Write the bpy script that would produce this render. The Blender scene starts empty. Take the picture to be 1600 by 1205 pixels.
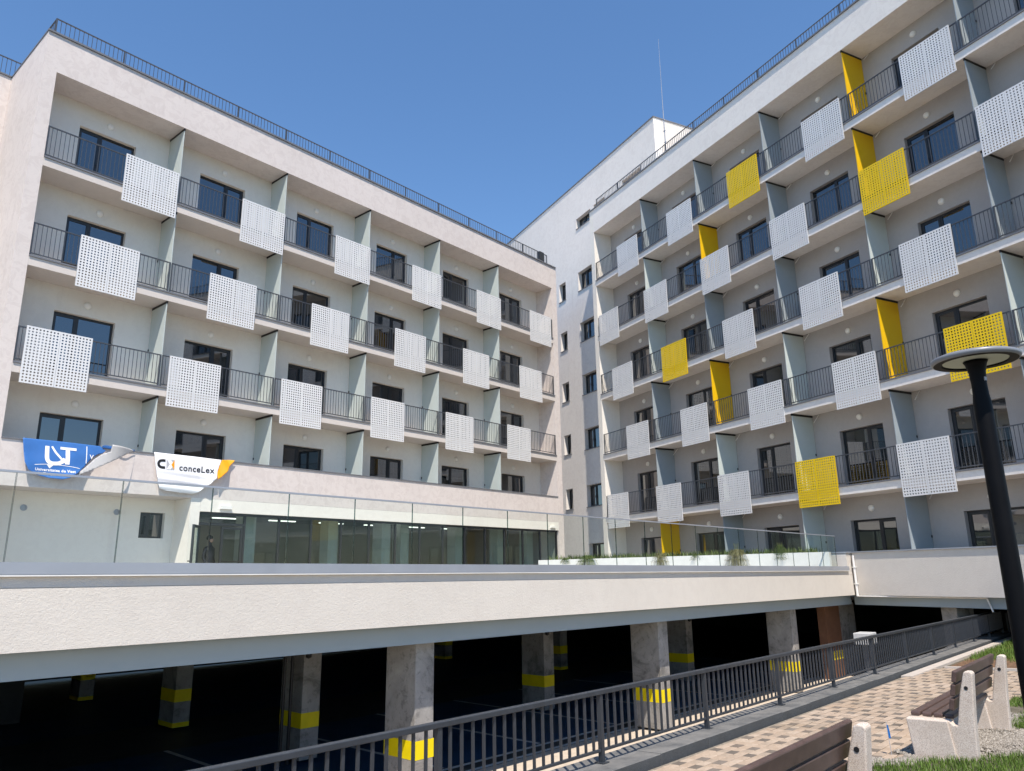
import bpy, bmesh, math, random
from mathutils import Vector, Matrix, Quaternion
R = math.radians
random.seed(7)
scene = bpy.context.scene
COL = scene.collection
CAMZ = 1.8                       # eye height above the pavement; building levels below are measured from the eye

# ------------------------------------------------------------------ camera
FPX, PITCH, ROLL = 1175.41, 0.2466, -0.0162
cp, sp, cr, sr = math.cos(PITCH), math.sin(PITCH), math.cos(ROLL), math.sin(ROLL)
fwd = Vector((0, cp, sp)); up0 = Vector((0, -sp, cp)); rt0 = Vector((1, 0, 0))
rt = rt0*cr + up0*sr; up = up0*cr - rt0*sr
cam = bpy.data.cameras.new('camera'); camo = bpy.data.objects.new('camera', cam); COL.objects.link(camo)
m = Matrix((rt, up, -fwd)).transposed().to_4x4(); m.translation = (0, 0, CAMZ)
camo.matrix_world = m
cam.sensor_fit = 'HORIZONTAL'; cam.sensor_width = 36.0; cam.lens = FPX/1600*36
cam.clip_start = 0.05; cam.clip_end = 6000
scene.camera = camo
# ------------------------------------------------------------------ sky and sun
TO_SUN = Vector((0.074, -0.568, 1.0)).normalized()
world = bpy.data.worlds.new('World'); scene.world = world; world.use_nodes = True
wn = world.node_tree.nodes; wl = world.node_tree.links; wn.clear()
wo = wn.new('ShaderNodeOutputWorld'); bg = wn.new('ShaderNodeBackground'); sky = wn.new('ShaderNodeTexSky')
sky.sky_type = 'NISHITA'; sky.sun_disc = False
sky.sun_elevation = math.asin(TO_SUN.z); sky.sun_rotation = math.atan2(TO_SUN.x, TO_SUN.y)
sky.air_density = 1.0; sky.dust_density = 0.0; sky.ozone_density = 3.0; sky.altitude = 100
hs = wn.new('ShaderNodeHueSaturation'); hs.inputs['Saturation'].default_value = 1.12; hs.inputs['Value'].default_value = 0.87
wl.new(sky.outputs[0], hs.inputs['Color']); wl.new(hs.outputs[0], bg.inputs[0]); bg.inputs[1].default_value = 0.15
wl.new(bg.outputs[0], wo.inputs[0])
sl = bpy.data.lights.new('sun', 'SUN'); sl.energy = 4.1; sl.angle = R(0.53); sl.color = (1.0, 0.91, 0.80)
so = bpy.data.objects.new('sun', sl); COL.objects.link(so)
so.rotation_euler = TO_SUN.to_track_quat('Z', 'Y').to_euler(); so.location = (0, 0, 60)
scene.view_settings.view_transform = 'Standard'; scene.view_settings.look = 'None'
scene.view_settings.exposure = 0.65; scene.view_settings.gamma = 1.0
scene.view_settings.use_curve_mapping = False
scene.cycles.max_bounces = 8; scene.cycles.diffuse_bounces = 5; scene.cycles.transparent_max_bounces = 32
scene.cycles.glossy_bounces = 4
scene.cycles.caustics_reflective = False; scene.cycles.caustics_refractive = False

# ------------------------------------------------------------------ materials
MAT = {}
def lk(nt, a, b): nt.links.new(a, b)
def base(name, rough=0.7, spec=0.3, metal=0.0):
    mt = bpy.data.materials.new(name); mt.use_nodes = True
    b = mt.node_tree.nodes['Principled BSDF']
    b.inputs['Roughness'].default_value = rough; b.inputs['Metallic'].default_value = metal
    b.inputs['Specular IOR Level'].default_value = spec
    MAT[name] = mt
    return mt, mt.node_tree, b
def ramp(nt, fac, stops):
    r = nt.nodes.new('ShaderNodeValToRGB'); e = r.color_ramp.elements
    while len(e) < len(stops): e.new(0.5)
    for el, (p, c) in zip(e, stops): el.position = p; el.color = (*c, 1)
    lk(nt, fac, r.inputs[0]); return r.outputs[0]
def noise(nt, scale, detail=4, rough=0.55, vec=None, dist=0.0):
    n = nt.nodes.new('ShaderNodeTexNoise'); n.inputs['Scale'].default_value = scale
    n.inputs['Detail'].default_value = detail; n.inputs['Roughness'].default_value = rough
    n.inputs['Distortion'].default_value = dist
    if vec is None:
        t = nt.nodes.new('ShaderNodeTexCoord'); vec = t.outputs['Object']
    lk(nt, vec, n.inputs['Vector']); return n.outputs[0]
def bump(nt, b, h, strength, dist=0.01):
    n = nt.nodes.new('ShaderNodeBump'); n.inputs['Strength'].default_value = strength; n.inputs['Distance'].default_value = dist
    lk(nt, h, n.inputs['Height']); lk(nt, n.outputs[0], b.inputs['Normal'])
def mixc(nt, fac, a, c, mode='MIX'):
    n = nt.nodes.new('ShaderNodeMix'); n.data_type = 'RGBA'; n.blend_type = mode
    for sock, v in ((n.inputs[0], fac), (n.inputs[6], a), (n.inputs[7], c)):
        if isinstance(v, (int, float)): sock.default_value = v
        elif isinstance(v, tuple): sock.default_value = (*v, 1)
        else: lk(nt, v, sock)
    return n.outputs[2]
def math_(nt, op, a, b=None):
    n = nt.nodes.new('ShaderNodeMath'); n.operation = op
    for s, v in zip(n.inputs, (a, b)):
        if v is None: continue
        if isinstance(v, (int, float)): s.default_value = v
        else: lk(nt, v, s)
    return n.outputs[0]
def sc(c, k): return tuple(min(1, x*k) for x in c)
def plain(name, col, rough=0.6, spec=0.3, metal=0.0, var=0.06, scale=3.0, bmp=0.0, bscale=120, bdist=0.004):
    mt, nt, b = base(name, rough, spec, metal)
    n = noise(nt, scale, 5, 0.6)
    lk(nt, ramp(nt, n, [(0.3, sc(col, 1-var)), (0.7, sc(col, 1+var))]), b.inputs['Base Color'])
    if bmp: bump(nt, b, noise(nt, bscale, 3, 0.6), bmp, bdist)
    return mt
def stucco(name, col, patch=0.05, grain=0.35, mott=1.0, lump=2.0):
    mt, nt, b = base(name, 0.92, 0.12)
    big = noise(nt, 0.55, 5, 0.62); mid = noise(nt, 3.2, 6, 0.7, dist=1.2)
    c1 = ramp(nt, big, [(0.3, sc(col, 1-patch)), (0.7, sc(col, 1+patch*0.6))])
    c2 = ramp(nt, mid, [(0.44, (0.93, 0.92, 0.92)), (0.52, (1, 1, 1)), (0.60, (1, 1, 1)), (0.66, (0.955, 0.955, 0.96))])
    col1 = mixc(nt, mott, c1, c2, 'MULTIPLY')
    # thin rain streaks
    t = nt.nodes.new('ShaderNodeTexCoord'); mp = nt.nodes.new('ShaderNodeMapping'); mp.inputs['Scale'].default_value = (5, 5, 0.16)
    lk(nt, t.outputs['Object'], mp.inputs[0])
    st = ramp(nt, noise(nt, 1.0, 5, 0.7, mp.outputs[0]), [(0.30, (0.93, 0.925, 0.92)), (0.42, (1, 1, 1)), (1, (1, 1, 1))])
    lk(nt, mixc(nt, mott, col1, st, 'MULTIPLY'), b.inputs['Base Color'])
    h = math_(nt, 'ADD', math_(nt, 'ADD', noise(nt, 70, 4, 0.7), noise(nt, 28, 4, 0.65)), math_(nt, 'MULTIPLY', noise(nt, 6, 3, 0.5), lump))
    bump(nt, b, h, grain, 0.006)
    return mt
stucco('stucco', (0.685, 0.62, 0.58), 0.045, 0.35, 1.0)
stucco('stucco_bright', (0.82, 0.775, 0.725), 0.035, 0.3, 0.7)  # same paint as stucco; colour made paler to make up for grazing sun
stucco('stucco_podium', (0.66, 0.615, 0.555), 0.035, 0.9, 0.35, 0.3)
stucco('stucco_cream', (0.81, 0.77, 0.70), 0.03, 0.2, 0.4)
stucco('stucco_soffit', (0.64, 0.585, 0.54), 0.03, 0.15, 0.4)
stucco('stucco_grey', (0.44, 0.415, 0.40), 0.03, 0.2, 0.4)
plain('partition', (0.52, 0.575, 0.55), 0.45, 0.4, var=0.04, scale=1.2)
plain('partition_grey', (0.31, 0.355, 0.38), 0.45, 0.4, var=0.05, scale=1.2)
plain('partition_yellow', (0.78, 0.47, 0.004), 0.45, 0.4, var=0.03, scale=1.2)
plain('panel_white', (0.72, 0.72, 0.72), 0.45, 0.35, var=0.03, scale=0.8)
plain('panel_yellow', (0.83, 0.57, 0.012), 0.42, 0.35, var=0.03, scale=0.8)
plain('rail_metal', (0.058, 0.064, 0.075), 0.42, 0.5, var=0.12, scale=6)
plain('rail_metal_front', (0.030, 0.035, 0.043), 0.45, 0.5, var=0.18, scale=9, bmp=0.05, bscale=300)
plain('frame_dark', (0.022, 0.024, 0.028), 0.4, 0.5, var=0.1)
plain('edging_metal', (0.16, 0.165, 0.18), 0.45, 0.5, var=0.12, scale=2)
plain('bar_black', (0.012, 0.012, 0.013), 0.5, 0.4)
plain('coping', (0.34, 0.36, 0.40), 0.36, 0.5, 0.25, var=0.08, scale=1.3)
plain('white_pvc', (0.75, 0.74, 0.72), 0.4, 0.4)
plain('lamp_white', (0.82, 0.80, 0.76), 0.35, 0.4)
plain('lamp_black', (0.004, 0.004, 0.005), 0.5, 0.10, var=0.2, scale=8, bmp=0.03, bscale=200)
plain('lamp_grey', (0.20, 0.21, 0.23), 0.35, 0.5)
plain('diffuser', (0.55, 0.62, 0.55), 0.5, 0.4)
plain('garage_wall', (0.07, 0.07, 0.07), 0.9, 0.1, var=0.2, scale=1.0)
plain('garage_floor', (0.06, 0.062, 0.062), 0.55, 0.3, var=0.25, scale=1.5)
plain('garage_blue', (0.022, 0.06, 0.12), 0.5, 0.3, var=0.2, scale=1.5)
plain('road_paint', (0.6, 0.6, 0.58), 0.6, 0.3, var=0.2, scale=5)
plain('concrete_pale', (0.52, 0.45, 0.37), 0.85, 0.2, var=0.12, scale=4, bmp=0.2)
plain('yellow_paint', (0.78, 0.62, 0.005), 0.5, 0.3, var=0.08, scale=4)
plain('orange_paint', (0.17, 0.085, 0.05), 0.7, 0.2, var=0.15)
plain('banner_blue', (0.045, 0.155, 0.43), 0.4, 0.4, var=0.08, scale=2)
plain('banner_white', (0.80, 0.80, 0.82), 0.45, 0.4, var=0.02)
plain('banner_back', (0.50, 0.49, 0.48), 0.6, 0.3, var=0.05)
plain('banner_orange', (0.86, 0.36, 0.01), 0.45, 0.4, var=0.04)
plain('ink_white', (0.85, 0.85, 0.85), 0.5, 0.3, var=0.0)
plain('ink_dark', (0.02, 0.02, 0.022), 0.5, 0.3, var=0.0)
plain('ink_silver', (0.42, 0.42, 0.44), 0.5, 0.3, var=0.0)
plain('slat_wood', (0.088, 0.056, 0.048), 0.42, 0.45, var=0.22, scale=10, bmp=0.08, bscale=60)
plain('flag_blue', (0.01, 0.13, 0.42), 0.5, 0.3)
plain('soil', (0.17, 0.105, 0.065), 0.95, 0.1, var=0.45, scale=14, bmp=0.9, bscale=45, bdist=0.02)
plain('earth', (0.13, 0.115, 0.085), 0.95, 0.1, var=0.4, scale=9, bmp=0.9, bscale=60, bdist=0.015)
plain('bed_edging', (0.48, 0.43, 0.38), 0.8, 0.2, var=0.1, scale=6)
plain('interior_wall', (0.40, 0.40, 0.38), 0.9, 0.1, var=0.1, scale=0.6)
plain('interior_pale', (0.62, 0.63, 0.60), 0.8, 0.2)
plain('interior_floor', (0.16, 0.15, 0.14), 0.3, 0.4)
plain('paver_joint', (0.24, 0.21, 0.17), 0.95, 0.1, var=0.3, scale=30)
plain('deck_tiles', (0.33, 0.32, 0.30), 0.8, 0.2, var=0.1, scale=1.5)
plain('cabinet_grey', (0.46, 0.46, 0.45), 0.6, 0.3, var=0.06)
plain('roof_gravel', (0.3, 0.3, 0.3), 0.95, 0.1)
plain('skin', (0.45, 0.28, 0.2), 0.55, 0.3)
plain('cloth_dark', (0.018, 0.022, 0.032), 0.85, 0.15)
plain('stem', (0.16, 0.17, 0.06), 0.8, 0.2)

def speckle(name, col, dark, light, s1=260, bmp=0.25):
    mt, nt, b = base(name, 0.75, 0.25)
    t = nt.nodes.new('ShaderNodeTexCoord')
    v = nt.nodes.new('ShaderNodeTexVoronoi'); v.inputs['Scale'].default_value = s1; lk(nt, t.outputs['Object'], v.inputs['Vector'])
    f = nt.nodes.new('ShaderNodeSeparateColor'); lk(nt, v.outputs['Color'], f.inputs[0])
    c = ramp(nt, f.outputs[0], [(0.0, dark), (0.14, dark), (0.22, col), (0.8, col), (0.92, light)])
    g = ramp(nt, noise(nt, 5, 5, 0.65), [(0.3, (0.88, 0.86, 0.84)), (0.65, (1, 1, 1))])
    lk(nt, mixc(nt, 1.0, c, g, 'MULTIPLY'), b.inputs['Base Color'])
    bump(nt, b, noise(nt, 220, 3, 0.7), bmp, 0.003)
speckle('terrazzo', (0.62, 0.53, 0.45), (0.40, 0.32, 0.27), (0.72, 0.66, 0.60))
speckle('granite', (0.075, 0.082, 0.088), (0.045, 0.05, 0.055), (0.12, 0.125, 0.13), 320, 0.2)

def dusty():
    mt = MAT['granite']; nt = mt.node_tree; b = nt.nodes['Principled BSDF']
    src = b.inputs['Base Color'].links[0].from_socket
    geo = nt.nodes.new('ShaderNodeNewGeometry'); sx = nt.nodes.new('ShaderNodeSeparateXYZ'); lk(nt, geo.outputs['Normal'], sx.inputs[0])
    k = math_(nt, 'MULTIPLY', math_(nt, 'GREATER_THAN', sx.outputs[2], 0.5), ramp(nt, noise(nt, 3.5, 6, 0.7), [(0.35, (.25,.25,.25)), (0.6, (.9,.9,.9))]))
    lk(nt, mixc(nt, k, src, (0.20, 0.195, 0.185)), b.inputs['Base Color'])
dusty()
def concrete(name, col):
    mt, nt, b = base(name, 0.85, 0.2)
    n1 = noise(nt, 1.7, 7, 0.7, dist=0.6); n2 = noise(nt, 9, 6, 0.7)
    c1 = ramp(nt, n1, [(0.36, sc(col, 0.5)), (0.46, sc(col, 0.85)), (0.58, col), (0.74, sc(col, 1.25))])
    c2 = ramp(nt, n2, [(0.36, (0.62, 0.62, 0.62)), (0.46, (1, 1, 1)), (1, (1, 1, 1))])
    lk(nt, mixc(nt, 0.8, c1, c2, 'MULTIPLY'), b.inputs['Base Color'])
    bump(nt, b, math_(nt, 'ADD', n2, noise(nt, 60, 3, 0.6)), 0.4, 0.008)
concrete('concrete', (0.32, 0.31, 0.295))
plain('beam_paint', (0.31, 0.37, 0.405), 0.8, 0.2, var=0.04, scale=0.8)

def paver(name, col, var=0.13):
    mt, nt, b = base(name, 0.88, 0.18)
    oi = nt.nodes.new('ShaderNodeObjectInfo')
    geo = nt.nodes.new('ShaderNodeNewGeometry')
    rnd = math_(nt, 'ADD', math_(nt, 'MULTIPLY', oi.outputs['Random'], 1.0), geo.outputs['Random Per Island'])
    rnd = math_(nt, 'FRACT', rnd)
    c = ramp(nt, rnd, [(0, sc(col, 1-var)), (0.5, (col[0]*1.02, col[1]*0.97, col[2]*0.93)), (1, sc(col, 1+var))])
    g = ramp(nt, noise(nt, 25, 5, 0.7), [(0.3, (0.8, 0.79, 0.78)), (0.6, (1, 1, 1))])
    w = ramp(nt, noise(nt, 1.1, 4, 0.6), [(0.35, (0.86, 0.84, 0.80)), (0.6, (1, 1, 1))])
    lk(nt, mixc(nt, 1, mixc(nt, 1, c, g, 'MULTIPLY'), w, 'MULTIPLY'), b.inputs['Base Color'])
    bump(nt, b, noise(nt, 140, 3, 0.7), 0.35, 0.003)
paver('paver_beige', (0.43, 0.35, 0.275))
paver('paver_dark', (0.19, 0.165, 0.14), 0.2)

def leafmat(name, c0, c1, rough=0.55, trans=0.25):
    mt, nt, b = base(name, rough, 0.25)
    geo = nt.nodes.new('ShaderNodeNewGeometry')
    lk(nt, ramp(nt, geo.outputs['Random Per Island'], [(0, c0), (1, c1)]), b.inputs['Base Color'])
    b.inputs['Transmission Weight'].default_value = 0.0
    b.inputs['Subsurface Weight'].default_value = 0.0
leafmat('grass_blade', (0.055, 0.11, 0.012), (0.14, 0.21, 0.035))
leafmat('leaf', (0.045, 0.085, 0.02), (0.13, 0.16, 0.05))
leafmat('leaf_dry', (0.12, 0.12, 0.05), (0.22, 0.20, 0.10))
leafmat('stone', (0.17, 0.15, 0.125), (0.38, 0.345, 0.30), 0.9)

def windowglass():
    mt, nt, b = base('window_glass', 0.02, 0.5)
    b.inputs['Base Color'].default_value = (0.010, 0.012, 0.014, 1)
    b.inputs['IOR'].default_value = 2.3
    bump(nt, b, noise(nt, 0.9, 1, 0.3), 0.04, 0.05)
windowglass()
def thinglass(name, tint, ior, refl=1.0):
    mt = bpy.data.materials.new(name); mt.use_nodes = True; nt = mt.node_tree; nt.nodes.clear()
    o = nt.nodes.new('ShaderNodeOutputMaterial'); mx = nt.nodes.new('ShaderNodeMixShader')
    tr = nt.nodes.new('ShaderNodeBsdfTransparent'); gl = nt.nodes.new('ShaderNodeBsdfGlossy'); fr = nt.nodes.new('ShaderNodeFresnel')
    tr.inputs[0].default_value = (*tint, 1); gl.inputs['Roughness'].default_value = 0.01; fr.inputs[0].default_value = ior
    gm = nt.nodes.new('ShaderNodeNewGeometry'); fm = math_(nt, 'MULTIPLY', fr.outputs[0], math_(nt, 'SUBTRACT', 1.0, gm.outputs['Backfacing']))
    lk(nt, fm, mx.inputs[0]); lk(nt, tr.outputs[0], mx.inputs[1]); lk(nt, gl.outputs[0], mx.inputs[2]); lk(nt, mx.outputs[0], o.inputs[0])
    MAT[name] = mt
thinglass('balustrade_glass', (0.965, 0.988, 0.978), 1.35)
thinglass('glass_edge', (0.42, 0.50, 0.49), 1.4)
thinglass('shop_glass', (0.80, 0.86, 0.84), 1.9)

# ------------------------------------------------------------------ mesh helpers
class MB:
    def __init__(s): s.v = []; s.f = []
    def add(s, vs, fs):
        o = len(s.v); s.v += [tuple(v) for v in vs]; s.f += [tuple(i+o for i in f) for f in fs]; return s
    def box(s, x0, x1, y0, y1, z0, z1):
        return s.add([(x0,y0,z0),(x1,y0,z0),(x1,y1,z0),(x0,y1,z0),(x0,y0,z1),(x1,y0,z1),(x1,y1,z1),(x0,y1,z1)],
                     [(0,3,2,1),(4,5,6,7),(0,1,5,4),(1,2,6,5),(2,3,7,6),(3,0,4,7)])
    def prism_z(s, poly, z0, z1):      # poly counter-clockwise in xy
        n = len(poly)
        return s.add([(x,y,z0) for x,y in poly]+[(x,y,z1) for x,y in poly],
                     [tuple(range(n-1,-1,-1)), tuple(range(n,2*n))]+[(i,(i+1)%n,(i+1)%n+n,i+n) for i in range(n)])
    def prism_x(s, poly, x0, x1):      # poly in (y, z)
        n = len(poly)
        return s.add([(x0,y,z) for y,z in poly]+[(x1,y,z) for y,z in poly],
                     [tuple(range(n-1,-1,-1)), tuple(range(n,2*n))]+[(i,(i+1)%n,(i+1)%n+n,i+n) for i in range(n)])
    def tube(s, p0, p1, r0, r1=None, n=8):
        r1 = r0 if r1 is None else r1
        p0, p1 = Vector(p0), Vector(p1); d = (p1-p0).normalized()
        a = d.orthogonal().normalized(); b = d.cross(a)
        vs = []
        for p, r in ((p0, r0), (p1, r1)):
            for k in range(n):
                t = 2*math.pi*k/n; vs.append(p+a*(r*math.cos(t))+b*(r*math.sin(t)))
        return s.add(vs, [(i,(i+1)%n,(i+1)%n+n,i+n) for i in range(n)]+[tuple(range(n-1,-1,-1)), tuple(range(n,2*n))])
    def lathe(s, prof, c=(0,0,0), n=24, axis='z', caps=True):
        vs = []; fs = []
        for r, z in prof:
            for k in range(n):
                t = 2*math.pi*k/n
                p = (r*math.cos(t), r*math.sin(t), z) if axis == 'z' else (r*math.cos(t), -z, r*math.sin(t))
                vs.append((c[0]+p[0], c[1]+p[1], c[2]+p[2]))
        for j in range(len(prof)-1):
            for k in range(n):
                fs.append((j*n+k, j*n+(k+1)%n, (j+1)*n+(k+1)%n, (j+1)*n+k))
        if caps: fs.append(tuple(range(n-1,-1,-1))); fs.append(tuple((len(prof)-1)*n+k for k in range(n)))
        return s.add(vs, fs)
    def wall(s, x0, x1, z0, z1, y0, y1, holes):    # slab in the xz plane with rectangular openings
        xs = sorted({x0, x1, *[h[0] for h in holes], *[h[1] for h in holes]}); zs = sorted({z0, z1, *[h[2] for h in holes], *[h[3] for h in holes]})
        for a, b in zip(zs, zs[1:]):
            start = None
            for c, d in zip(xs, xs[1:]):
                hit = any(h[0] <= c+1e-6 and d <= h[1]+1e-6 and h[2] <= a+1e-6 and b <= h[3]+1e-6 for h in holes)
                if hit:
                    if start is not None: s.box(start, c, y0, y1, a, b); start = None
                elif start is None: start = c
            if start is not None: s.box(start, x1, y0, y1, a, b)
        return s
    def mesh(s, name, mat, smooth=False, dz=0.0):
        me = bpy.data.meshes.new(name)
        me.from_pydata([(x, y, z+dz) for x, y, z in s.v], [], s.f); me.update()
        me.materials.append(MAT[mat] if isinstance(mat, str) else mat)
        if smooth:
            for p in me.polygons: p.use_smooth = True
        return me
    def build(s, name, mat, parent=None, smooth=False, dz=0.0):
        return link(s.mesh(name, mat, smooth, dz), name, parent)
def link(me, name, parent=None, loc=(0,0,0), rot=(0,0,0)):
    o = bpy.data.objects.new(name, me); COL.objects.link(o)
    if parent is not None: o.parent = parent
    o.location = loc; o.rotation_euler = rot
    return o
def tag(o, label=None, cat=None, group=None, kind=None):
    if label: o['label'] = label
    if cat: o['category'] = cat
    if group: o['group'] = group
    if kind: o['kind'] = kind
    return o
def thing(name, label, cat, loc=(0,0,0), rz=0.0, ry=0.0, group=None):
    o = bpy.data.objects.new(name, None); COL.objects.link(o); o.empty_display_size = 0.3
    o.location = loc; o.rotation_euler = (0, ry, rz)
    return tag(o, label, cat, group)
def bevel(o, w=0.01, seg=2):
    md = o.modifiers.new('bevel', 'BEVEL'); md.width = w; md.segments = seg; md.limit_method = 'ANGLE'; return o

# ------------------------------------------------------------------ frames measured from the photograph
AA, A0 = 0.8593, Vector((-13.0617, 18.8967, 0))       # left wing facade: heading, corner of the balcony recess
BA, B0 = -1.1019, Vector((4.4049, 36.2481, 0))        # right wing facade
CA, C0 = R(46.925), Vector((10.52, 24.18, 0))         # podium edge
uA = Vector((math.cos(AA), math.sin(AA), 0)); nA = Vector((math.sin(AA), -math.cos(AA), 0))
uB = Vector((math.cos(BA), math.sin(BA), 0)); nB = Vector((math.sin(BA), -math.cos(BA), 0))
uC = Vector((math.cos(CA), math.sin(CA), 0)); nC = Vector((math.sin(CA), -math.cos(CA), 0))
DECK, FLOOR = -0.47, -3.25                            # deck of the podium, garage floor (below eye level)
H = 3.0; SLAB = 0.25; DEP = 1.05
def zg(u, y): return -1.8 - 0.0085*(u-9.6) - 0.028*(y-3.7)      # pavement, falls gently to the railing
def G(u, y, dz=0.0):                                  # ground frame -> world
    p = uA*u - nA*y; return Vector((p.x, p.y, zg(u, y)+CAMZ+dz))

# ================================================================== SETTING
g = MB(); S = 3000
g.add([(-S,-S,0),(S,-S,0),(S,S,0),(-S,S,0)], [(0,1,2,3)])
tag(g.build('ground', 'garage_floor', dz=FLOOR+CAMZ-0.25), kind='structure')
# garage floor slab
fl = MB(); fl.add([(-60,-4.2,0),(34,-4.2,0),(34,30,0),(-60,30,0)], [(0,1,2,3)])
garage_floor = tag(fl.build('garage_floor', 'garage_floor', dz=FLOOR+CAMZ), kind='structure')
garage_floor.location = C0; garage_floor.rotation_euler = (0, 0, CA)
bl = MB(); bl.add([(-60,1.9,0),(3,1.9,0),(3,7.2,0),(-60,7.2,0)], [(0,1,2,3)]); bl.add([(-60,10.2,0),(3,10.2,0),(3,20,0),(-60,20,0)], [(0,1,2,3)])
ap = MB(); ap.add([(-60,-4.2,0),(34,-4.2,0),(34,1.35,0),(-60,1.35,0)], [(0,1,2,3)]); ap.build('apron', 'concrete_pale', garage_floor, dz=FLOOR+CAMZ+0.004)
bl.build('parking_bays', 'garage_blue', garage_floor, dz=FLOOR+CAMZ+0.004)
wl_ = MB()
for k in range(-20, 3):
    x = k*2.55
    wl_.add([(x-.05,1.9,0),(x+.05,1.9,0),(x+.05,7.2,0),(x-.05,7.2,0)], [(0,1,2,3)])
for y in (1.42, 1.8): wl_.add([(-60,y-.05,0),(3,y-.05,0),(3,y+.05,0),(-60,y+.05,0)], [(0,1,2,3)])
wl_.build('bay_lines', 'road_paint', garage_floor, dz=FLOOR+CAMZ+0.008)

# upper terrace: paving, kerb, retaining wall, beds  (ground frame: x = u along the railing, y towards the building)
T_ROT = (0, 0, AA)
def terr(name, mat, poly, dz, n=1):                   # sheet following the fall of the ground
    b = MB(); b.add([(u, y, zg(u, y)+CAMZ+dz) for u, y in poly], [tuple(range(len(poly)))])
    o = b.build(name, mat); o.rotation_euler = T_ROT; return o
KF, KB, UEND = 4.15, 4.62, 28.2                        # kerb front, kerb back, far end
earth = MB()
pl = [(-60,-80),(UEND,-80),(UEND,KB),(-60,KB)]
earth.add([(u,y,zg(u,max(y,-2))+CAMZ-0.03 if False else (zg(u,y) if y>0 else zg(u,0))+CAMZ-0.03) for u,y in [(-60,-80),(UEND,-80),(UEND,0),(-60,0)]], [(0,1,2,3)])
earth.add([(u,y,zg(u,y)+CAMZ-0.03) for u,y in [(-60,0),(UEND,0),(UEND,KF+.05),(-60,KF+.05)]], [(0,1,2,3)])
lawn = tag(earth.build('lawn', 'earth'), kind='structure'); lawn.rotation_euler = T_ROT
rw = MB()
rw.add([(u,y,z) for u,y,z in [(-60,KB-.01,FLOOR+CAMZ-.2),(UEND,KB-.01,FLOOR+CAMZ-.2),(UEND,KB-.01,zg(UEND,KB)+CAMZ-.03),(-60,KB-.01,zg(-60,KB)+CAMZ-.03)]], [(3,2,1,0)])
rw.add([(UEND,KB-.01,FLOOR+CAMZ-.2),(UEND,-80,FLOOR+CAMZ-.2),(UEND,-80,zg(UEND,0)+CAMZ-.03),(UEND,0,zg(UEND,0)+CAMZ-.03),(UEND,KB-.01,zg(UEND,KB)+CAMZ-.03)], [(4,3,2,1,0)])
ro = tag(rw.build('retaining_wall', 'concrete_pale'), kind='structure'); ro.rotation_euler = T_ROT

pave = terr('pavement', 'paver_joint', [(-2,2.05),(16.95,2.05),(16.95,KF-.03),(-2,KF-.03)], -0.012)
tag(pave, kind='structure')
pave2 = MB(); pave2.add([(u,y,zg(u,y)+CAMZ-0.013) for u,y in [(12.3,0.0),(16.95,0.0),(16.95,2.05),(12.3,2.05)]], [(0,1,2,3)])
p2o = pave2.build('joint_bed', 'paver_joint', pave)
# pavers, 15.5 x 10.3 cm, every fifth one dark
PU, PV = 0.155, 0.103
cells = []
for j in range(-44, 24):
    y = 3.70 + (-j)*PV*1.0
    if y+PV/2 > KF-0.03 or y < 0.0: continue
    sh = (-0.024*j) % PU
    for i in range(-80, 60):
        u = 9.59 + i*PU + (-0.024*j)
        dark = (i % 5 == 0) if j % 2 == 0 else (i % 5 == 3)
        if not (-1.5 < u < 16.9): continue
        if y < 2.1 and u < 12.4: continue
        if 7.3 < u < 10.9 and y < 2.3: continue
        cells.append((u, y, dark))
def visible(u, y):
    p = G(u, y) - Vector((0,0,CAMZ)); x_, y_, z_ = p.dot(rt), p.dot(up), p.dot(fwd)
    if z_ <= 0.1: return None
    px, py = 800+FPX*x_/z_, 602.5-FPX*y_/z_
    return z_ if 0 < px < 1600 and 0 < py < 1203 else None
def paver_mesh(name, mat):
    b = MB(); a, c, h, e = PU/2-0.0035, PV/2-0.0035, 0.0, 0.005
    vs = [(-a,-c,-.05),(a,-c,-.05),(a,c,-.05),(-a,c,-.05),(-a,-c,-e),(a,-c,-e),(a,c,-e),(-a,c,-e),(-a+e,-c+e,0),(a-e,-c+e,0),(a-e,c-e,0),(-a+e,c-e,0)]
    fs = [(8,9,10,11)]
    for q in range(4):
        r = (q+1) % 4; fs += [(q, r, 4+r, 4+q), (4+q, 4+r, 8+r, 8+q)]
    b.add(vs, fs); return b.mesh(name, mat)
pm = {False: paver_mesh('paver', 'paver_beige'), True: paver_mesh('paver', 'paver_dark')}
ranked = sorted([(visible(u, y), k) for k, (u, y, d) in enumerate(cells) if visible(u, y)])
near = {k for _, k in ranked[:290]}
rest = {False: MB(), True: MB()}
tilt = Matrix.Rotation(math.atan(0.0085), 4, 'Y') @ Matrix.Rotation(-math.atan(0.028), 4, 'X')
for k, (u, y, d) in enumerate(cells):
    dz = random.gauss(0, 0.0012); ru, rv = random.gauss(0, .006), random.gauss(0, .006)
    if k in near:
        o = link(pm[d], 'paver', pave, (u, y, zg(u, y)+CAMZ+dz), (-0.028+ru, 0.0085+rv, random.gauss(0, .008)))
    else:
        a, c = PU/2-0.004, PV/2-0.004
        rest[d].add([(u+x, y+w, zg(u+x, y+w)+CAMZ+dz+ru*w) for x, w in ((-a,-c),(a,-c),(a,c),(-a,c))] +
                    [(u+x, y+w, zg(u+x, y+w)+CAMZ-.02) for x, w in ((-a,-c),(a,-c),(a,c),(-a,c))],
                    [(0,1,2,3),(4,5,1,0),(5,6,2,1),(6,7,3,2),(7,4,0,3)])
for d in rest: tag(rest[d].build('pavers', 'paver_dark' if d else 'paver_beige', pave), kind='stuff')
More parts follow.
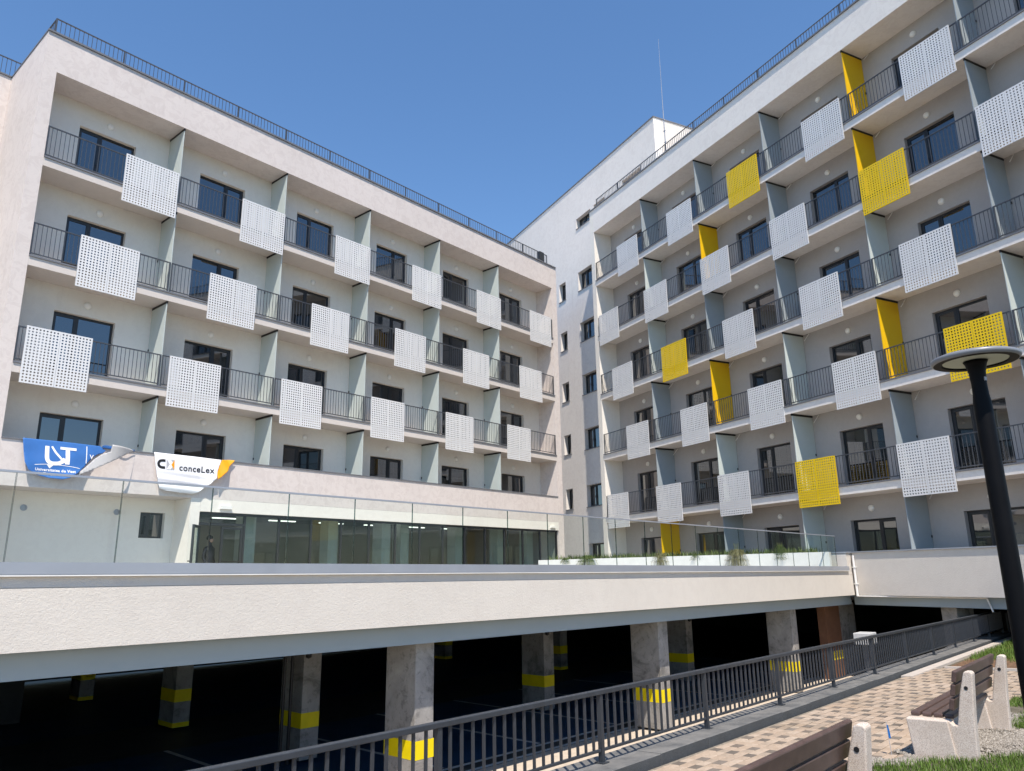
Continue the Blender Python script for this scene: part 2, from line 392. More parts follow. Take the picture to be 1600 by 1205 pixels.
# kerb stones
kerb = thing('kerb', None, None, (0,0,0), AA); kerb['kind'] = 'structure'
u = -4.0
while u < UEND:
    L = 0.995
    b = MB()
    zz = [zg(u, KF), zg(u+L, KF), zg(u+L, KB), zg(u, KB)]
    top = 0.085+random.gauss(0, .003)
    b.add([(u+.004,KF,zz[0]+CAMZ-.1),(u+L-.004,KF,zz[1]+CAMZ-.1),(u+L-.004,KB,zz[2]+CAMZ-.1),(u+.004,KB,zz[3]+CAMZ-.1),
           (u+.004,KF,zz[0]+CAMZ+top),(u+L-.004,KF,zz[1]+CAMZ+top),(u+L-.004,KB,zz[2]+CAMZ+top),(u+.004,KB,zz[3]+CAMZ+top)],
          [(0,3,2,1),(4,5,6,7),(0,1,5,4),(1,2,6,5),(2,3,7,6),(3,0,4,7)])
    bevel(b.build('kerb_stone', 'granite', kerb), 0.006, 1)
    u += L
# planted bed beyond the paving
soil = terr('soil_bed', 'soil', [(16.95,-6),(UEND,-6),(UEND,3.80),(16.95,3.80)], 0.0); tag(soil, kind='structure')
ed = MB()
def strip(b, u0, u1, y0, y1, h, d=0.12):
    b.add([(u0,y0,zg(u0,y0)+CAMZ-d),(u1,y0,zg(u1,y0)+CAMZ-d),(u1,y1,zg(u1,y1)+CAMZ-d),(u0,y1,zg(u0,y1)+CAMZ-d),
           (u0,y0,zg(u0,y0)+CAMZ+h),(u1,y0,zg(u1,y0)+CAMZ+h),(u1,y1,zg(u1,y1)+CAMZ+h),(u0,y1,zg(u0,y1)+CAMZ+h)],
          [(0,3,2,1),(4,5,6,7),(0,1,5,4),(1,2,6,5),(2,3,7,6),(3,0,4,7)])
strip(ed, 15.2, UEND, 3.93, 4.12, 0.02)
eo = tag(ed.build('bed_edging', 'bed_edging'), kind='structure'); eo.rotation_euler = T_ROT
ed2 = MB(); strip(ed2, 16.95, 17.03, -6, 3.80, 0.035)
eo2 = tag(ed2.build('bed_edging', 'bed_edging'), kind='structure'); eo2.rotation_euler = T_ROT

# ================================================================== WINGS
def perforated(w=1.64, h=1.56, cols=18, rows=18, t=0.012):
    b = MB(); gap = 0.006; half = (w-gap)/2
    for leaf in (0, 1):
        x00 = leaf*(half+gap); mx = 0.022; pc = (half-2*mx)/9; pr = (h-2*0.022)/rows; r = 0.0255
        # margins
        def quad(x0, x1, z0, z1):
            b.add([(x0,0,z0),(x1,0,z0),(x1,0,z1),(x0,0,z1),(x0,t,z0),(x1,t,z0),(x1,t,z1),(x0,t,z1)], [(0,1,2,3),(7,6,5,4)])
        quad(x00, x00+half, 0, .022); quad(x00, x00+half, h-.022, h)
        quad(x00, x00+mx, .022, h-.022); quad(x00+half-mx, x00+half, .022, h-.022)
        # folded edge
        b.box(x00, x00+half, t, t+.022, 0, .004); b.box(x00, x00+half, t, t+.022, h-.004, h)
        b.box(x00, x00+.004, t, t+.022, 0, h); b.box(x00+half-.004, x00+half, t, t+.022, 0, h)
        for i in range(9):
            for j in range(rows):
                cx = x00+mx+pc*(i+.5); cz = .022+pr*(j+.5); a, c = pc/2, pr/2
                sq = [(a,0),(a,c),(0,c),(-a,c),(-a,0),(-a,-c),(0,-c),(a,-c)]
                oc = [(r*math.cos(k*math.pi/4), r*math.sin(k*math.pi/4)) for k in range(8)]
                vs = [(cx+x,0,cz+z) for x,z in sq]+[(cx+x,0,cz+z) for x,z in oc]+[(cx+x,t,cz+z) for x,z in sq]+[(cx+x,t,cz+z) for x,z in oc]
                fs = []
                for k in range(8):
                    n = (k+1) % 8
                    fs += [(k,8+k,8+n,n),(16+n,24+n,24+k,16+k),(8+k,24+k,24+n,8+n)]
                b.add(vs, fs)
    return b
_pf = perforated()
PANEL = {'white': _pf.mesh('perforated_panel', 'panel_white'), 'yellow': _pf.mesh('perforated_panel', 'panel_yellow')}
_rail = {}
def railing_mesh(L, hgt=1.0, sp=0.115, post=None, mat='rail_metal', r=0.007):
    key = (round(L, 3), hgt, sp, post)
    if key in _rail: return _rail[key]
    b = MB()
    b.box(0, L, -.018, .018, hgt-.03, hgt); b.box(0, L, -.014, .014, .06, .09)
    n = int(L/sp)
    for k in range(1, n):
        x = L*k/n; b.box(x-r, x+r, -r, r, .09, hgt-.03)
    xs = [0.02, L-0.02] if not post else [L*k/max(1, round(L/post)) for k in range(round(L/post)+1)]
    for x in xs: b.box(x-.02, x+.02, -.02, .02, 0, hgt-.002)
    _rail[key] = b.mesh('balcony_railing', mat); return _rail[key]
_door = {}
def door_meshes(w, h, split):
    key = (round(w,2), round(h,2), split)
    if key in _door: return _door[key]
    b = MB(); f = 0.055; d0, d1 = 0.0, 0.075
    b.box(0, w, d0, d1, h-f, h); b.box(0, w, d0, d1, 0, f); b.box(0, f, d0, d1, f, h-f); b.box(w-f, w, d0, d1, f, h-f)
    m = w*split; b.box(m-.04, m+.04, d0, d1, f, h-f)
    # opening sash on the narrow side, proud of the frame
    sx0, sx1 = (f-.02, m-.02) if split < .5 else (m+.02, w-f+.02)
    s = .07
    b.box(sx0, sx1, -.015, .06, f-.02, f-.02+s); b.box(sx0, sx1, -.015, .06, h-f+.02-s, h-f+.02)
    b.box(sx0, sx0+s, -.015, .06, f-.02+s, h-f+.02-s); b.box(sx1-s, sx1, -.015, .06, f-.02+s, h-f+.02-s)
    hx = sx1-s/2 if split < .5 else sx0+s/2
    b.box(hx-.012, hx+.012, -.05, -.015, h*.48, h*.48+.025); b.box(hx-.012, hx+.012, -.06, -.045, h*.48-.1, h*.48+.025)
    fr = b.mesh('balcony_door', 'frame_dark')
    def pane(x0, x1, y):
        p = MB(); cx = (x0+x1)/2; p.box(x0-cx, x1-cx, -.004, .004, -h/2+f, h/2-f); return p.mesh('pane', 'window_glass'), cx, y
    if split < .5: ps = [pane(sx0+s, sx1-s, .02), pane(m+.04, w-f, .035)]
    else: ps = [pane(f, m-.04, .035), pane(sx0+s, sx1-s, .02)]
    _door[key] = (fr, ps, h); return _door[key]
def put_door(parent, x, y, z, w, h, split, name='balcony_door'):
    fr, ps, hh = door_meshes(w, h, split)
    o = link(fr, name, parent, (x, y, z))
    for me, cx, py in ps:
        link(me, 'pane', o, (cx, py, hh/2), (random.gauss(0, .005), 0, random.gauss(0, .006)))
    return o
lampm = MB(); lampm.lathe([(0.001,.075),(.05,.07),(.09,.05),(.105,.02),(.11,0.0)], n=16, axis='y')
LAMPM = lampm.mesh('wall_lamp', 'lamp_white', True)
spout = MB(); spout.tube((0,0,0),(0,-.28,-.30),.014,n=6); SPOUT = spout.mesh('drain_spout', 'white_pvc')
handle = MB(); handle.box(-.03,.03,-.02,.02,-.035,.035); HANDLE = handle.mesh('bracket', 'bar_black')

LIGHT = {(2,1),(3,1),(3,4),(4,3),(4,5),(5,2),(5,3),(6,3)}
def wing(root, z1, L, rows, parts_s, win_s, win_rows, panel_tab, yel_parts, mats, roof, body, parapet_row=None, dz=0.0, first_split=0):
    """balconied wing in its own frame: x along the facade, y into the building, z from the eye level"""
    D = dz
    MW, MP = mats[:2]; MR, MS = mats[2:] if len(mats) > 2 else ('stucco', 'stucco_soffit')
    zr = lambda r: z1-(r-1)*H                     # ceiling of storey r
    edges = [0.0]+parts_s+[L]
    # back wall with openings
    holes = [(s, s+1.68, zr(r)-2.75, zr(r)-.745) for r in range(1, win_rows+1) for s in win_s]
    MB().wall(0.0, L, zr(win_rows)-2.75, z1, DEP, DEP+.30, holes).build('wall', MW, root, dz=D)
    for r in range(1, win_rows+1):
        for k, s in enumerate(win_s):
            sp = 0.40 if (k+first_split) % 2 == 0 else 0.60
            put_door(root, s+.004, DEP+.14, zr(r)-2.746+D, 1.672, 1.997, sp)
            link(LAMPM, 'wall_lamp', root, (s+.86, DEP, zr(r)-.40+D))
    # slabs
    for r in range(1, rows):
        zc = zr(r+1)
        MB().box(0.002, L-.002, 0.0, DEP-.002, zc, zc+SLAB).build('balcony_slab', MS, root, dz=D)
        MB().box(0.004, L-.004, -.035, .13, zc+SLAB+.002, zc+SLAB+.045).build('slab_edging', 'edging_metal', root, dz=D)
    # roof band
    MB().box(0.0, L, 0.0, body, z1+.0, roof).build('roof_band', MR, root, dz=D)
    MB().box(-.37, L+.37, -.05, .4, roof+.002, roof+.055).build('roof_edging', 'edging_metal', root, dz=D)
    # partitions
    for r in range(1, win_rows+1):
        for k, s in enumerate(parts_s):
            zb = zr(r)-2.75
            yel = (r, k+1) in yel_parts
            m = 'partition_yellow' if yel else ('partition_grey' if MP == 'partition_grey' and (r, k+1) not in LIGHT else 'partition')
            o = MB().box(s-.012, s+.012, .045, DEP-.02, zb+.05, zr(r)-.075).build('partition', m, root, dz=D)
            MB().box(s-.02, s+.02, .02, DEP-.01, zr(r)-.073, zr(r)-.004).build('top_rail', 'bar_black', o, dz=D)
            link(HANDLE, 'bracket', o, (s-.0, DEP-.05, zb+1.35+D))
            link(SPOUT, 'drain_spout', root, (s+.30, DEP-.02, zr(r)-.03+D))
    # railings and panels
    for r in range(1, rows):
        zf = zr(r)-2.75+.045
        for a, b in zip(edges, edges[1:]):
            link(railing_mesh(b-a-.03, .98), 'balcony_railing', root, (a+.015, .045, zf+D))
        for (s, colr) in panel_tab.get(r, []):
            link(PANEL[colr], 'perforated_panel', root, (s, -.065+random.gauss(0,.006), zr(r)-3.27+D+random.gauss(0,.006)), (random.gauss(0,.006), 0, random.gauss(0,.004)))
            br = MB()
            for xx in (.25, 1.35): br.box(s+xx, s+xx+.03, -.045, .03, zr(r)-1.95, zr(r)-1.91).box(s+xx, s+xx+.03, -.045, .0, zr(r)-2.93, zr(r)-2.90)
            br.build('panel_bracket', 'edging_metal', root, dz=D)

# ---- left wing
AL = 5*3.837+4.078
base_z = DECK
DZ = -DECK
left = thing('apartment_building', 'pale five-storey wing with only white perforated balcony panels and glazed ground floor', 'building',
             (A0.x, A0.y, DECK+CAMZ), AA)
zA = 14.358
pA = [3.837*k for k in range(1, 6)]
wA = [1.10+3.855*k for k in range(6)]
tabA = {1: [(2.13,'white'),(5.98,'white'),(9.85,'white'),(13.73,'white'),(17.60,'white'),(21.40,'white')],
        2: [(1.20,'white'),(5.07,'white'),(8.95,'white'),(12.85,'white'),(16.72,'white'),(20.53,'white')],
        3: [(0.19,'white'),(4.05,'white'),(7.91,'white'),(11.78,'white'),(15.69,'white'),(19.57,'white')]}
wing(left, zA, AL, 4, pA, wA, 4, tabA, set(), ('stucco_cream', 'partition'), 15.55, 12.0, dz=DZ)
# end piers
MB().box(-.35, 0.0, 0.0, 12.0, DECK, 15.55).build('end_wall', 'stucco', left, dz=DZ)
MB().box(AL, AL+.40, 0.0, 12.0, DECK, 15.55).build('end_wall', 'stucco', left, dz=DZ)
MB().box(0, AL, 11.7, 11.99, DECK, 14.35).build('rear_wall', 'stucco', left, dz=DZ)
# parapet of the first floor
MB().box(0.002, AL-.002, 0.0, .22, 2.41, 3.60).build('parapet', 'stucco', left, dz=DZ)
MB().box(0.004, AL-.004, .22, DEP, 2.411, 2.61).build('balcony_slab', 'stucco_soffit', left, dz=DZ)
MB().box(0.0, AL+.0, -.03, .25, 3.602, 3.635).build('parapet_coping', 'edging_metal', left, dz=DZ)
# ground floor: recessed wall with a small window, glazed front
MB().wall(0.0, 5.12, DECK, 2.409, DEP, DEP+.3, [(4.12, 4.86, 1.24, 2.0)]).build('recess_wall', 'stucco_cream', left, dz=DZ)
o = put_door(left, 4.13, DEP+.15, 1.245+DZ, .72, .75, .42, 'window')
MB().box(5.122, 5.42, 0.002, 5.2, DECK, 2.409).build('side_wall', 'stucco_cream', left, dz=DZ)
vent = MB(); vent.lathe([(.085,.0),(.085,.02),(.06,.022),(.06,.004)], n=20, axis='y'); VENT = vent.mesh('vent', 'coping')
for s in (1.03, 3.43): link(VENT, 'vent', left, (s, DEP, 1.96+DZ))
GZ = 2.02
MB().box(5.425, AL, 0.003, .30, GZ, 2.409).build('lintel', 'stucco_cream', left, dz=DZ)
# glazing
mull = [5.43, 6.99] + [6.99+1.2465*k for k in range(1, 14)]
MB().box(5.43, AL-.002, .10, .17, GZ-.08, GZ-.002).build('glazing_frame', 'frame_dark', left, dz=DZ)
MB().box(6.99, AL-.002, .10, .17, DECK+.002, DECK+.09).build('glazing_frame', 'frame_dark', left, dz=DZ)
for i, s in enumerate(mull): MB().box(s-.03, s+.03, .09, .18, DECK+.092 if i > 1 else DECK+.002, GZ-.082).build('mullion', 'frame_dark', left, dz=DZ)
for a, b in zip(mull[1:], mull[2:]):
    p = MB(); p.box(a+.03, b-.03, .13, .136, DECK+.09, GZ-.08)
    o = p.build('pane', 'shop_glass', left, dz=DZ)
# doors: transom, one leaf open, one closed
MB().box(5.46, 6.96, .09, .18, 1.62, 1.70).build('transom', 'frame_dark', left, dz=DZ)
MB().box(5.46, 6.96, .13, .136, 1.70, GZ-.08).build('pane', 'shop_glass', left, dz=DZ)
def leaf(w, h):
    b = MB(); s = .075
    b.box(0, w, 0, .06, 0, .12); b.box(0, w, 0, .06, h-s, h); b.box(0, s, 0, .06, .12, h-s); b.box(w-s, w, 0, .06, .12, h-s)
    return b
for (x, ang, w) in ((5.47, -130, .73), (6.95, 180, .73)):
    lo = link(leaf(w, 2.05).mesh('door_leaf', 'frame_dark'), 'door_leaf', left, (x, .10 if ang < 0 else .16, DECK+.01+DZ), (0, 0, R(ang)))
    pb = MB(); pb.box(.075, w-.075, .027, .033, .12, 1.975); pb.build('pane', 'shop_glass', lo)
    hb = MB(); yb = -.07 if ang < 0 else .12
    hb.tube((.08, yb, 1.0), (w-.08, yb, 1.0), .016, n=8); hb.tube((.08, yb, 1.0), (.08, .03, 1.0), .014); hb.tube((w-.08, yb, 1.0), (w-.08, .03, 1.0), .014)
    hb.build('push_bar', 'bar_black', lo)
sgn = MB(); sgn.box(6.05, 6.42, -.09, -.0, 2.12, 2.22); sgn.build('door_lamp', 'lamp_white', left, dz=DZ)
sgn = MB(); sgn.box(22.6, 22.95, -.09, -.0, 2.12, 2.20); sgn.build('door_lamp', 'lamp_white', left, dz=DZ)
# lobby behind the glass
lb = MB()
lb.box(5.43, AL, 6.5, 6.6, DECK, 2.3); lb.box(5.43, AL, .31, 6.5, 2.30, 2.38)
lb.build('lobby_wall', 'interior_wall', left, dz=DZ)
MB().box(5.43, AL, .02, 6.5, DECK-.1, DECK).build('lobby_floor', 'interior_floor', left, dz=DZ)
for s in (7.35, 10.9, 13.1, 14.35, 17.4, 20.1, 22.2):
    MB().box(s, s+.42, .75 if s in (13.1, 7.35) else 1.1, 1.3 if s in (13.1,7.35) else 1.6, DECK, 2.3).build('lobby_column', 'interior_pale', left, dz=DZ)
ls = bpy.data.materials.new('strip_light'); ls.use_nodes = True; pb_ = ls.node_tree.nodes['Principled BSDF']; pb_.inputs['Emission Color'].default_value = (1,.97,.9,1); pb_.inputs['Emission Strength'].default_value = 1.6; MAT['strip_light'] = ls
for s in (6.2, 8.6, 11.0, 13.4, 15.8, 18.2, 20.6):
    for y in (1.2, 3.2, 5.2): MB().box(s, s+1.2, y, y+.12, 2.26, 2.298).build('strip_lamp', 'strip_light', left, dz=DZ)
# roof railing
link(railing_mesh(AL+.2, .72, .125, 2.0), 'roof_railing', left, (-.1, .35, 15.60+DZ))
ret = link(railing_mesh(3.0, .72, .125, 1.5), 'roof_railing', left, (-.1, .36, 15.60+DZ), (0, 0, R(90)))
MB().box(22.75, 23.1, .3, .5, 15.6, 16.35).build('roof_vent', 'frame_dark', left, dz=DZ)
MB().box(-.37, -.33, .4, 12, 15.552, 15.60).build('roof_edging', 'edging_metal', left, dz=DZ)

# ---- right wing
BL = 4.005+5*3.8717+3.9
right = thing('apartment_building', 'tall grey-walled wing with white and yellow perforated balcony panels', 'building',
              (B0.x, B0.y, FLOOR+CAMZ), BA)
DB = -FLOOR
zB = 17.31
pB = [4.005+3.8717*k for k in range(6)]
wB = [1.20+3.872*k for k in range(7)]
W_, Y_ = 'white', 'yellow'
tabB = {1: [(2.06,W_),(5.95,W_),(9.85,Y_),(13.72,W_),(17.63,W_),(21.5,W_)],
        2: [(.22,W_),(3.98,W_),(7.90,W_),(11.77,W_),(15.68,Y_),(19.57,W_),(23.4,W_)],
        3: [(1.12,W_),(4.96,Y_),(8.88,W_),(12.77,W_),(16.69,W_),(20.55,W_)],
        4: [(2.05,W_),(5.95,W_),(9.86,W_),(13.74,W_),(17.64,Y_),(21.5,W_)],
        5: [(.22,W_),(3.98,W_),(7.89,W_),(11.76,Y_),(15.67,W_),(19.57,W_)]}
yelB = {(1,4),(2,2),(2,4),(4,4),(4,2),(6,1)}
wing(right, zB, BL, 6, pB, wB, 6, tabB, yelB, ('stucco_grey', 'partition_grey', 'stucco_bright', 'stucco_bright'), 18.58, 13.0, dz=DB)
MB().box(-.33, 0.0, 0.0, DEP+.3, DECK, 18.58).build('end_wall', 'stucco_cream', right, dz=DB)
MB().box(BL, BL+.4, 0.0, 13.0, -.77, 18.58).build('end_wall', 'stucco', right, dz=DB)
# low wall over the garage
XP = 13.57
MB().box(XP, BL, 0.0, .25, -.77, .50).build('parapet', 'stucco_podium', right, dz=DB)
MB().box(XP-.02, BL, -.04, .28, .502, .54).build('parapet_coping', 'coping', right, dz=DB)
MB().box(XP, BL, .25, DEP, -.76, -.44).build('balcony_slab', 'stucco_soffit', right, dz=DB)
MB().box(XP-.35, BL, .30, .75, -1.07, -.772).build('beam', 'beam_paint', right, dz=DB)
MB().box(XP+.4, BL, .752, 13, -.80, -.772).build('garage_ceiling', 'garage_wall', right, dz=DB)
for s, y0, w in ((15.85,.62,.46),(19.6,.62,.46),(23.4,.62,.46),(15.9,5.0,.5),(19.6,5.0,.5)):
    c = MB().box(s, s+w, y0, y0+.75, FLOOR, -.95 if y0 > .7 else -1.072).build('column', 'concrete', right, dz=DB)
    MB().box(s-.003, s+w+.003, y0-.003, y0+.753, -2.72, -2.45).build('painted_band', 'yellow_paint', c, dz=DB)
link(railing_mesh(BL+.1, .68, .125, 2.0), 'roof_railing', right, (-.05, .30, 18.63+DB))
rod = MB(); rod.tube((5.3,.75,18.58),(5.3,.75,21.5),.028,.022,8); rod.tube((5.3,.75,21.5),(5.34,.75,25.5),.017,.006,6)
for z in (19.2,19.8,20.4,21.0): rod.box(5.24,5.36,.72,.78,z,z+.03)
rod.build('lightning_rod', 'coping', right, dz=DB)
pipe = MB(); pipe.tube((XP+.07,-.05,.42),(XP+.07,-.05,-.80),.035,n=10); pipe.tube((XP+.07,-.05,-.80),(XP+3.9,.22,-.80),.018,n=8); pipe.tube((XP+3.9,.22,-.80),(XP+4.0,.24,-1.15),.022,n=8)
for z in (.05,-.45): pipe.box(XP+.02,XP+.12,-.09,-.002,z,z+.03)
pipe.build('drain_pipe', 'white_pvc', right, dz=DB)
sw = MB().box(27.0, 27.2, 0.0, 12.5, FLOOR, -.8); sw.box(-12, 27.2, 12.5, 12.8, FLOOR, -.78); sw.build('garage_wall', 'garage_wall', right, dz=DB)

# ---- stair tower between the wings (shares the right wing's heading)
tower = thing('stair_tower', 'plain pale stair tower with small deep windows rising behind the two balcony wings', 'building', (B0.x, B0.y, DECK+CAMZ), BA)
TY = DEP+.02; TT = 21.95
th1 = [(-5.50, -4.76, 15.40-H*k, 16.50-H*k) for k in range(5)]
th2 = [(-3.37, -1.95, 15.38-H*k, 16.50-H*k) for k in range(6)]
th3 = [(-3.35,-1.84,19.16,19.79),(-1.5,-.42,19.2,19.82),(1.25,2.85,19.2,19.9)]
MB().wall(-13.0, -.33, DECK, 18.3, TY, TY+.45, [h for h in th1+th2]).build('wall', 'stucco_bright', tower, dz=DZ)
MB().wall(-13.0, 4.14, 18.3, TT, TY+.0, TY+.45, th3).build('wall', 'stucco_bright', tower, dz=DZ)
MB().box(3.75, 4.14, TY+.45, 12, 18.3, TT).build('side_wall', 'stucco_podium', tower, dz=DZ)
MB().box(-13.0, 3.75, TY+.45, 12, TT-.6, TT-.3).build('roof', 'roof_gravel', tower, dz=DZ)
MB().box(-13.0, -12.7, TY+.45, 12, DECK, TT).build('side_wall', 'stucco', tower, dz=DZ)
cp_ = MB(); cp_.box(-13.05, 4.18, TY-.04, TY+.49, TT+.002, TT+.06); cp_.box(3.72, 4.18, TY+.49, 12, TT+.002, TT+.06)
cp_.build('roof_edging', 'edging_metal', tower, dz=DZ)
for h in th1+th2+th3:
    w, hh = h[1]-h[0]-.008, h[3]-h[2]-.008
    put_door(tower, h[0]+.004, TY+.24, h[2]+.004+DZ, w, hh, .42 if w > 1 else .55, 'window')
    MB().box(h[0]-.03, h[1]+.03, TY-.04, TY+.23, h[2]-.03, h[2]+.002).build('window_sill', 'edging_metal', tower, dz=DZ)

# ---- wing fragment at the far left, behind the left wing's end wall
frag = thing('apartment_building', 'far wing set back beyond the plain pink end wall, only a corner of it showing', 'building', (A0.x, A0.y, DECK+CAMZ), AA)
FY = 3.22
MB().box(-9.0, -.352, FY, FY+.3, 14.36, 15.55).build('roof_band', 'stucco', frag, dz=DZ)
MB().box(-9.0, -.352, FY-.04, FY+.4, 15.552, 15.60).build('roof_edging', 'edging_metal', frag, dz=DZ)
MB().wall(-9.0, -.352, DECK, 14.36, FY+DEP, FY+DEP+.3, [(-6.5,-4.8,14.36-2.75,14.36-.75),(-2.9,-1.2,14.36-2.75,14.36-.75)]).build('wall', 'stucco_cream', frag, dz=DZ)
for s in (-6.5, -2.9): put_door(frag, s+.004, FY+DEP+.14, 14.36-2.746+DZ, 1.69, 1.99, .4)
for k in range(1, 5): MB().box(-9.0, -.352, FY, FY+DEP-.002, 14.36-3*k, 14.36-3*k+.25).build('balcony_slab', 'stucco_soffit', frag, dz=DZ)
MB().box(-.65, -.353, FY, FY+DEP, DECK, 14.358).build('end_wall', 'stucco', frag, dz=DZ)
MB().box(-9, -.36, FY+.3, 12, 15.2, 15.5).build('roof', 'roof_gravel', frag, dz=DZ)
link(railing_mesh(11.0, .75, .125, 2.0), 'roof_railing', frag, (-9, FY+.25, 15.60+DZ))
link(railing_mesh(8.2, .98), 'balcony_railing', frag, (-8.9, FY+.045, 14.36-2.75+DZ))

# ================================================================== PODIUM AND GARAGE
pod = thing('parking_garage', 'open parking garage under a cream podium wall, concrete columns with yellow bands', 'garage', (C0.x, C0.y, FLOOR+CAMZ), CA, 0.00482)
DG = -FLOOR
CT, FB = 0.09, -0.77
UL = -46.0
MB().box(UL, .28, 0.0, .26, FB, CT-.252).build('fascia_wall', 'stucco_podium', pod, dz=DG)
fu = UL                                              # upper render strip above a fine shrinkage joint, laid in lengths
while fu < .27:
    fe = min(fu+random.uniform(1.6, 3.4), .28); dy = random.gauss(0, .0016)
    MB().box(fu, fe, dy, .255, CT-.2465+random.gauss(0,.0008), CT-.14).build('render_strip', 'stucco_podium', pod, dz=DG); fu = fe
MB().box(UL, .28, .012, .2, CT-.254, CT-.244).build('render_joint', 'stucco_grey', pod, dz=DG)
cpo = MB(); cpo.box(UL, -.42, -.055, .36, CT-.12, CT)
MB().box(UL, -.425, -.052, .1, CT-.138, CT-.122).build('mortar_line', 'lamp_white', pod, dz=DG)
cpo.build('coping', 'coping', pod, dz=DG)
MB().box(UL, .5, .02, .28, CT-.155, CT-.064).build('flashing', 'coping', pod, dz=DG) if False else None
MB().box(UL, .42, .30, .80, -1.06, FB+.05).build('beam', 'beam_paint', pod, dz=DG)
# deck and garage ceiling as one slab reaching back to the wings
def toC(p): d = Vector(p)-C0; return (d.dot(uC), -d.dot(nC))
dk = [(UL, .262), (-.1, .262)]
b1 = B0+uB*XP+(-nB)*.3; b2 = B0+uB*(-.5)+(-nB)*.9; b3 = A0+uA*26-nA*4
cs = [toC(b1), toC(b2), toC(b3), (UL, 22.0)]
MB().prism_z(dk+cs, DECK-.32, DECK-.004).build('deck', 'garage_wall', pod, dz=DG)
MB().prism_z([(UL,.264),(-.102,.264)]+[(x*.999,y) for x,y in cs], DECK-.0035, DECK).build('deck_paving', 'deck_tiles', pod, dz=DG)
# soffit over the whole garage, reaching under both wings
c1_, c2_, c3_ = B0+uB*(XP+.1)-nB*.85, B0+uB*27.5-nB*.85, B0+uB*27.5-nB*14
c4_ = B0+uB*(-14)-nB*14
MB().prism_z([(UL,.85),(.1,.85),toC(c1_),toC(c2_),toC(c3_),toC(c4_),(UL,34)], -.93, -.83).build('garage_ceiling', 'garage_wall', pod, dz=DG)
def column(u, o, w=.37, d=.73, top=None):
    c = MB().box(u, u+w, o, o+d, FLOOR, -1.062 if o < .7 else -.932).build('column', 'concrete', pod, dz=DG)
    MB().box(u-.003, u+w+.003, o-.003, o+d+.003, -2.72, -2.46).build('painted_band', 'yellow_paint', c, dz=DG)
    MB().box(u-.003, u+w+.003, o-.003, o+d+.003, FLOOR+.002, FLOOR+.10).build('painted_base', 'yellow_paint', c, dz=DG) if o > 5 else None
    return c
for k in range(7):
    u = -3.62-6.72*k
    if k < 3: bevel(column(u, .55), .012, 1)
    column(u+.25, 4.05); column(u+.1, 9.0); column(u+.1, 15.0)
cnd = MB()
for du in (.13, .28): cnd.tube((-17.36+du, 4.0, FLOOR), (-17.36+du, 4.0, -.932), .03, n=8)
cnd.build('conduit', 'bar_black', pod, dz=DG)
for u in (-16.95, -10.2, -3.4):
    cl = MB(); cl.tube((u+.2, 4.0, -.932), (u+.2, 4.0, DECK-.95), .012, n=6); cl.lathe([(.01,-.07),(.05,-.05),(.055,0),(.05,.05),(.01,.06)], (u+.2, 4.0, DECK-.98), 12)
    cl.build('hanging_lamp', 'bar_black', pod, dz=DG)
MB().box(-.42, .74, .85, 1.1, FLOOR, -1.07).build('orange_pier', 'orange_paint', pod, dz=DG)
MB().box(.742, 2.2, .9, 1.2, FLOOR, -1.07).build('pier', 'concrete', pod, dz=DG)
MB().box(-.424, .735, .845, .849, -2.72, -2.46).build('painted_band', 'yellow_paint', pod, dz=DG)
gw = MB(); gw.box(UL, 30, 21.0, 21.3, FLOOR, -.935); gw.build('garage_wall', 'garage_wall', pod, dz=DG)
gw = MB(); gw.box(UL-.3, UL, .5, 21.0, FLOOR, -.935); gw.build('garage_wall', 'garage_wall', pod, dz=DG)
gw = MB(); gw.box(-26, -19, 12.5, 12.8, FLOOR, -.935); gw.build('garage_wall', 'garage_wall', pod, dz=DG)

MB().box(-.40, .28, .004, 1.1, CT-.135, .498).build('return_wall', 'stucco_podium', pod, dz=DG)
MB().box(-.42, .06, -.03, 1.12, .50, .532).build('return_coping', 'coping', pod, dz=DG)
# glass balustrade on the podium edge
bal = thing('glass_balustrade', 'frameless glass balustrade along the top of the cream podium wall', 'balustrade', (C0.x, C0.y, CT+CAMZ), CA, 0.00482)
u = -0.88; PWG = 1.04
while u > -38:
    p = MB(); p.box(u-PWG+.006, u-.006, .12, .132, .002, .895)
    o = p.build('glass_pane', 'balustrade_glass', bal)
    e = MB(); e.box(u-.0058, u-.0030, .1195, .1325, .002, .895); e.box(u+.0030, u+.0058, .1195, .1325, .002, .895)
    e.build('pane_edge', 'glass_edge', o)
    u -= PWG
MB().box(-38, -.86, .108, .144, .896, .918).build('top_rail', 'coping', bal)
# return pane towards the right wing
MB().box(-.875, -.863, .145, 1.6, .002, .895).build('glass_pane', 'balustrade_glass', bal)

# planter on the deck with drooping plants
PLl, PLr = Vector((0.9, 29.6, 0)), Vector((9.55, 23.45, 0))
pd = (PLr-PLl); plen = pd.length; pang = math.atan2(pd.y, pd.x)
planter = thing('planter', 'long white planter wall with low greenery behind the glass balustrade', 'planter', (PLl.x, PLl.y, DECK+CAMZ), pang)
pw = MB(); pw.box(0, plen, 0, .2, 0, 1.0); pw.box(0, .2, .2, 3.2, 0, 1.0)
pw.build('planter_wall', 'lamp_white', planter)
MB().prism_z([(.2,.2),(plen,.2),(plen-1.2,2.0),(.2,3.2)], .5, .93).build('planter_soil', 'soil', planter)
rnd = random.Random(3)
gc = MB()
for k in range(2600):
    x = rnd.uniform(.25, plen-.4); y = rnd.uniform(.2, .2+1.5*(1-x/plen)+.3); h = rnd.uniform(.08, .3); a = rnd.uniform(0, 6.28); w = .025
    dx, dy = math.cos(a), math.sin(a)
    gc.add([(x-dy*w, y+dx*w, .9), (x+dy*w, y-dx*w, .9), (x+dx*h*.6, y+dy*h*.6, .93+h)], [(0,1,2)])
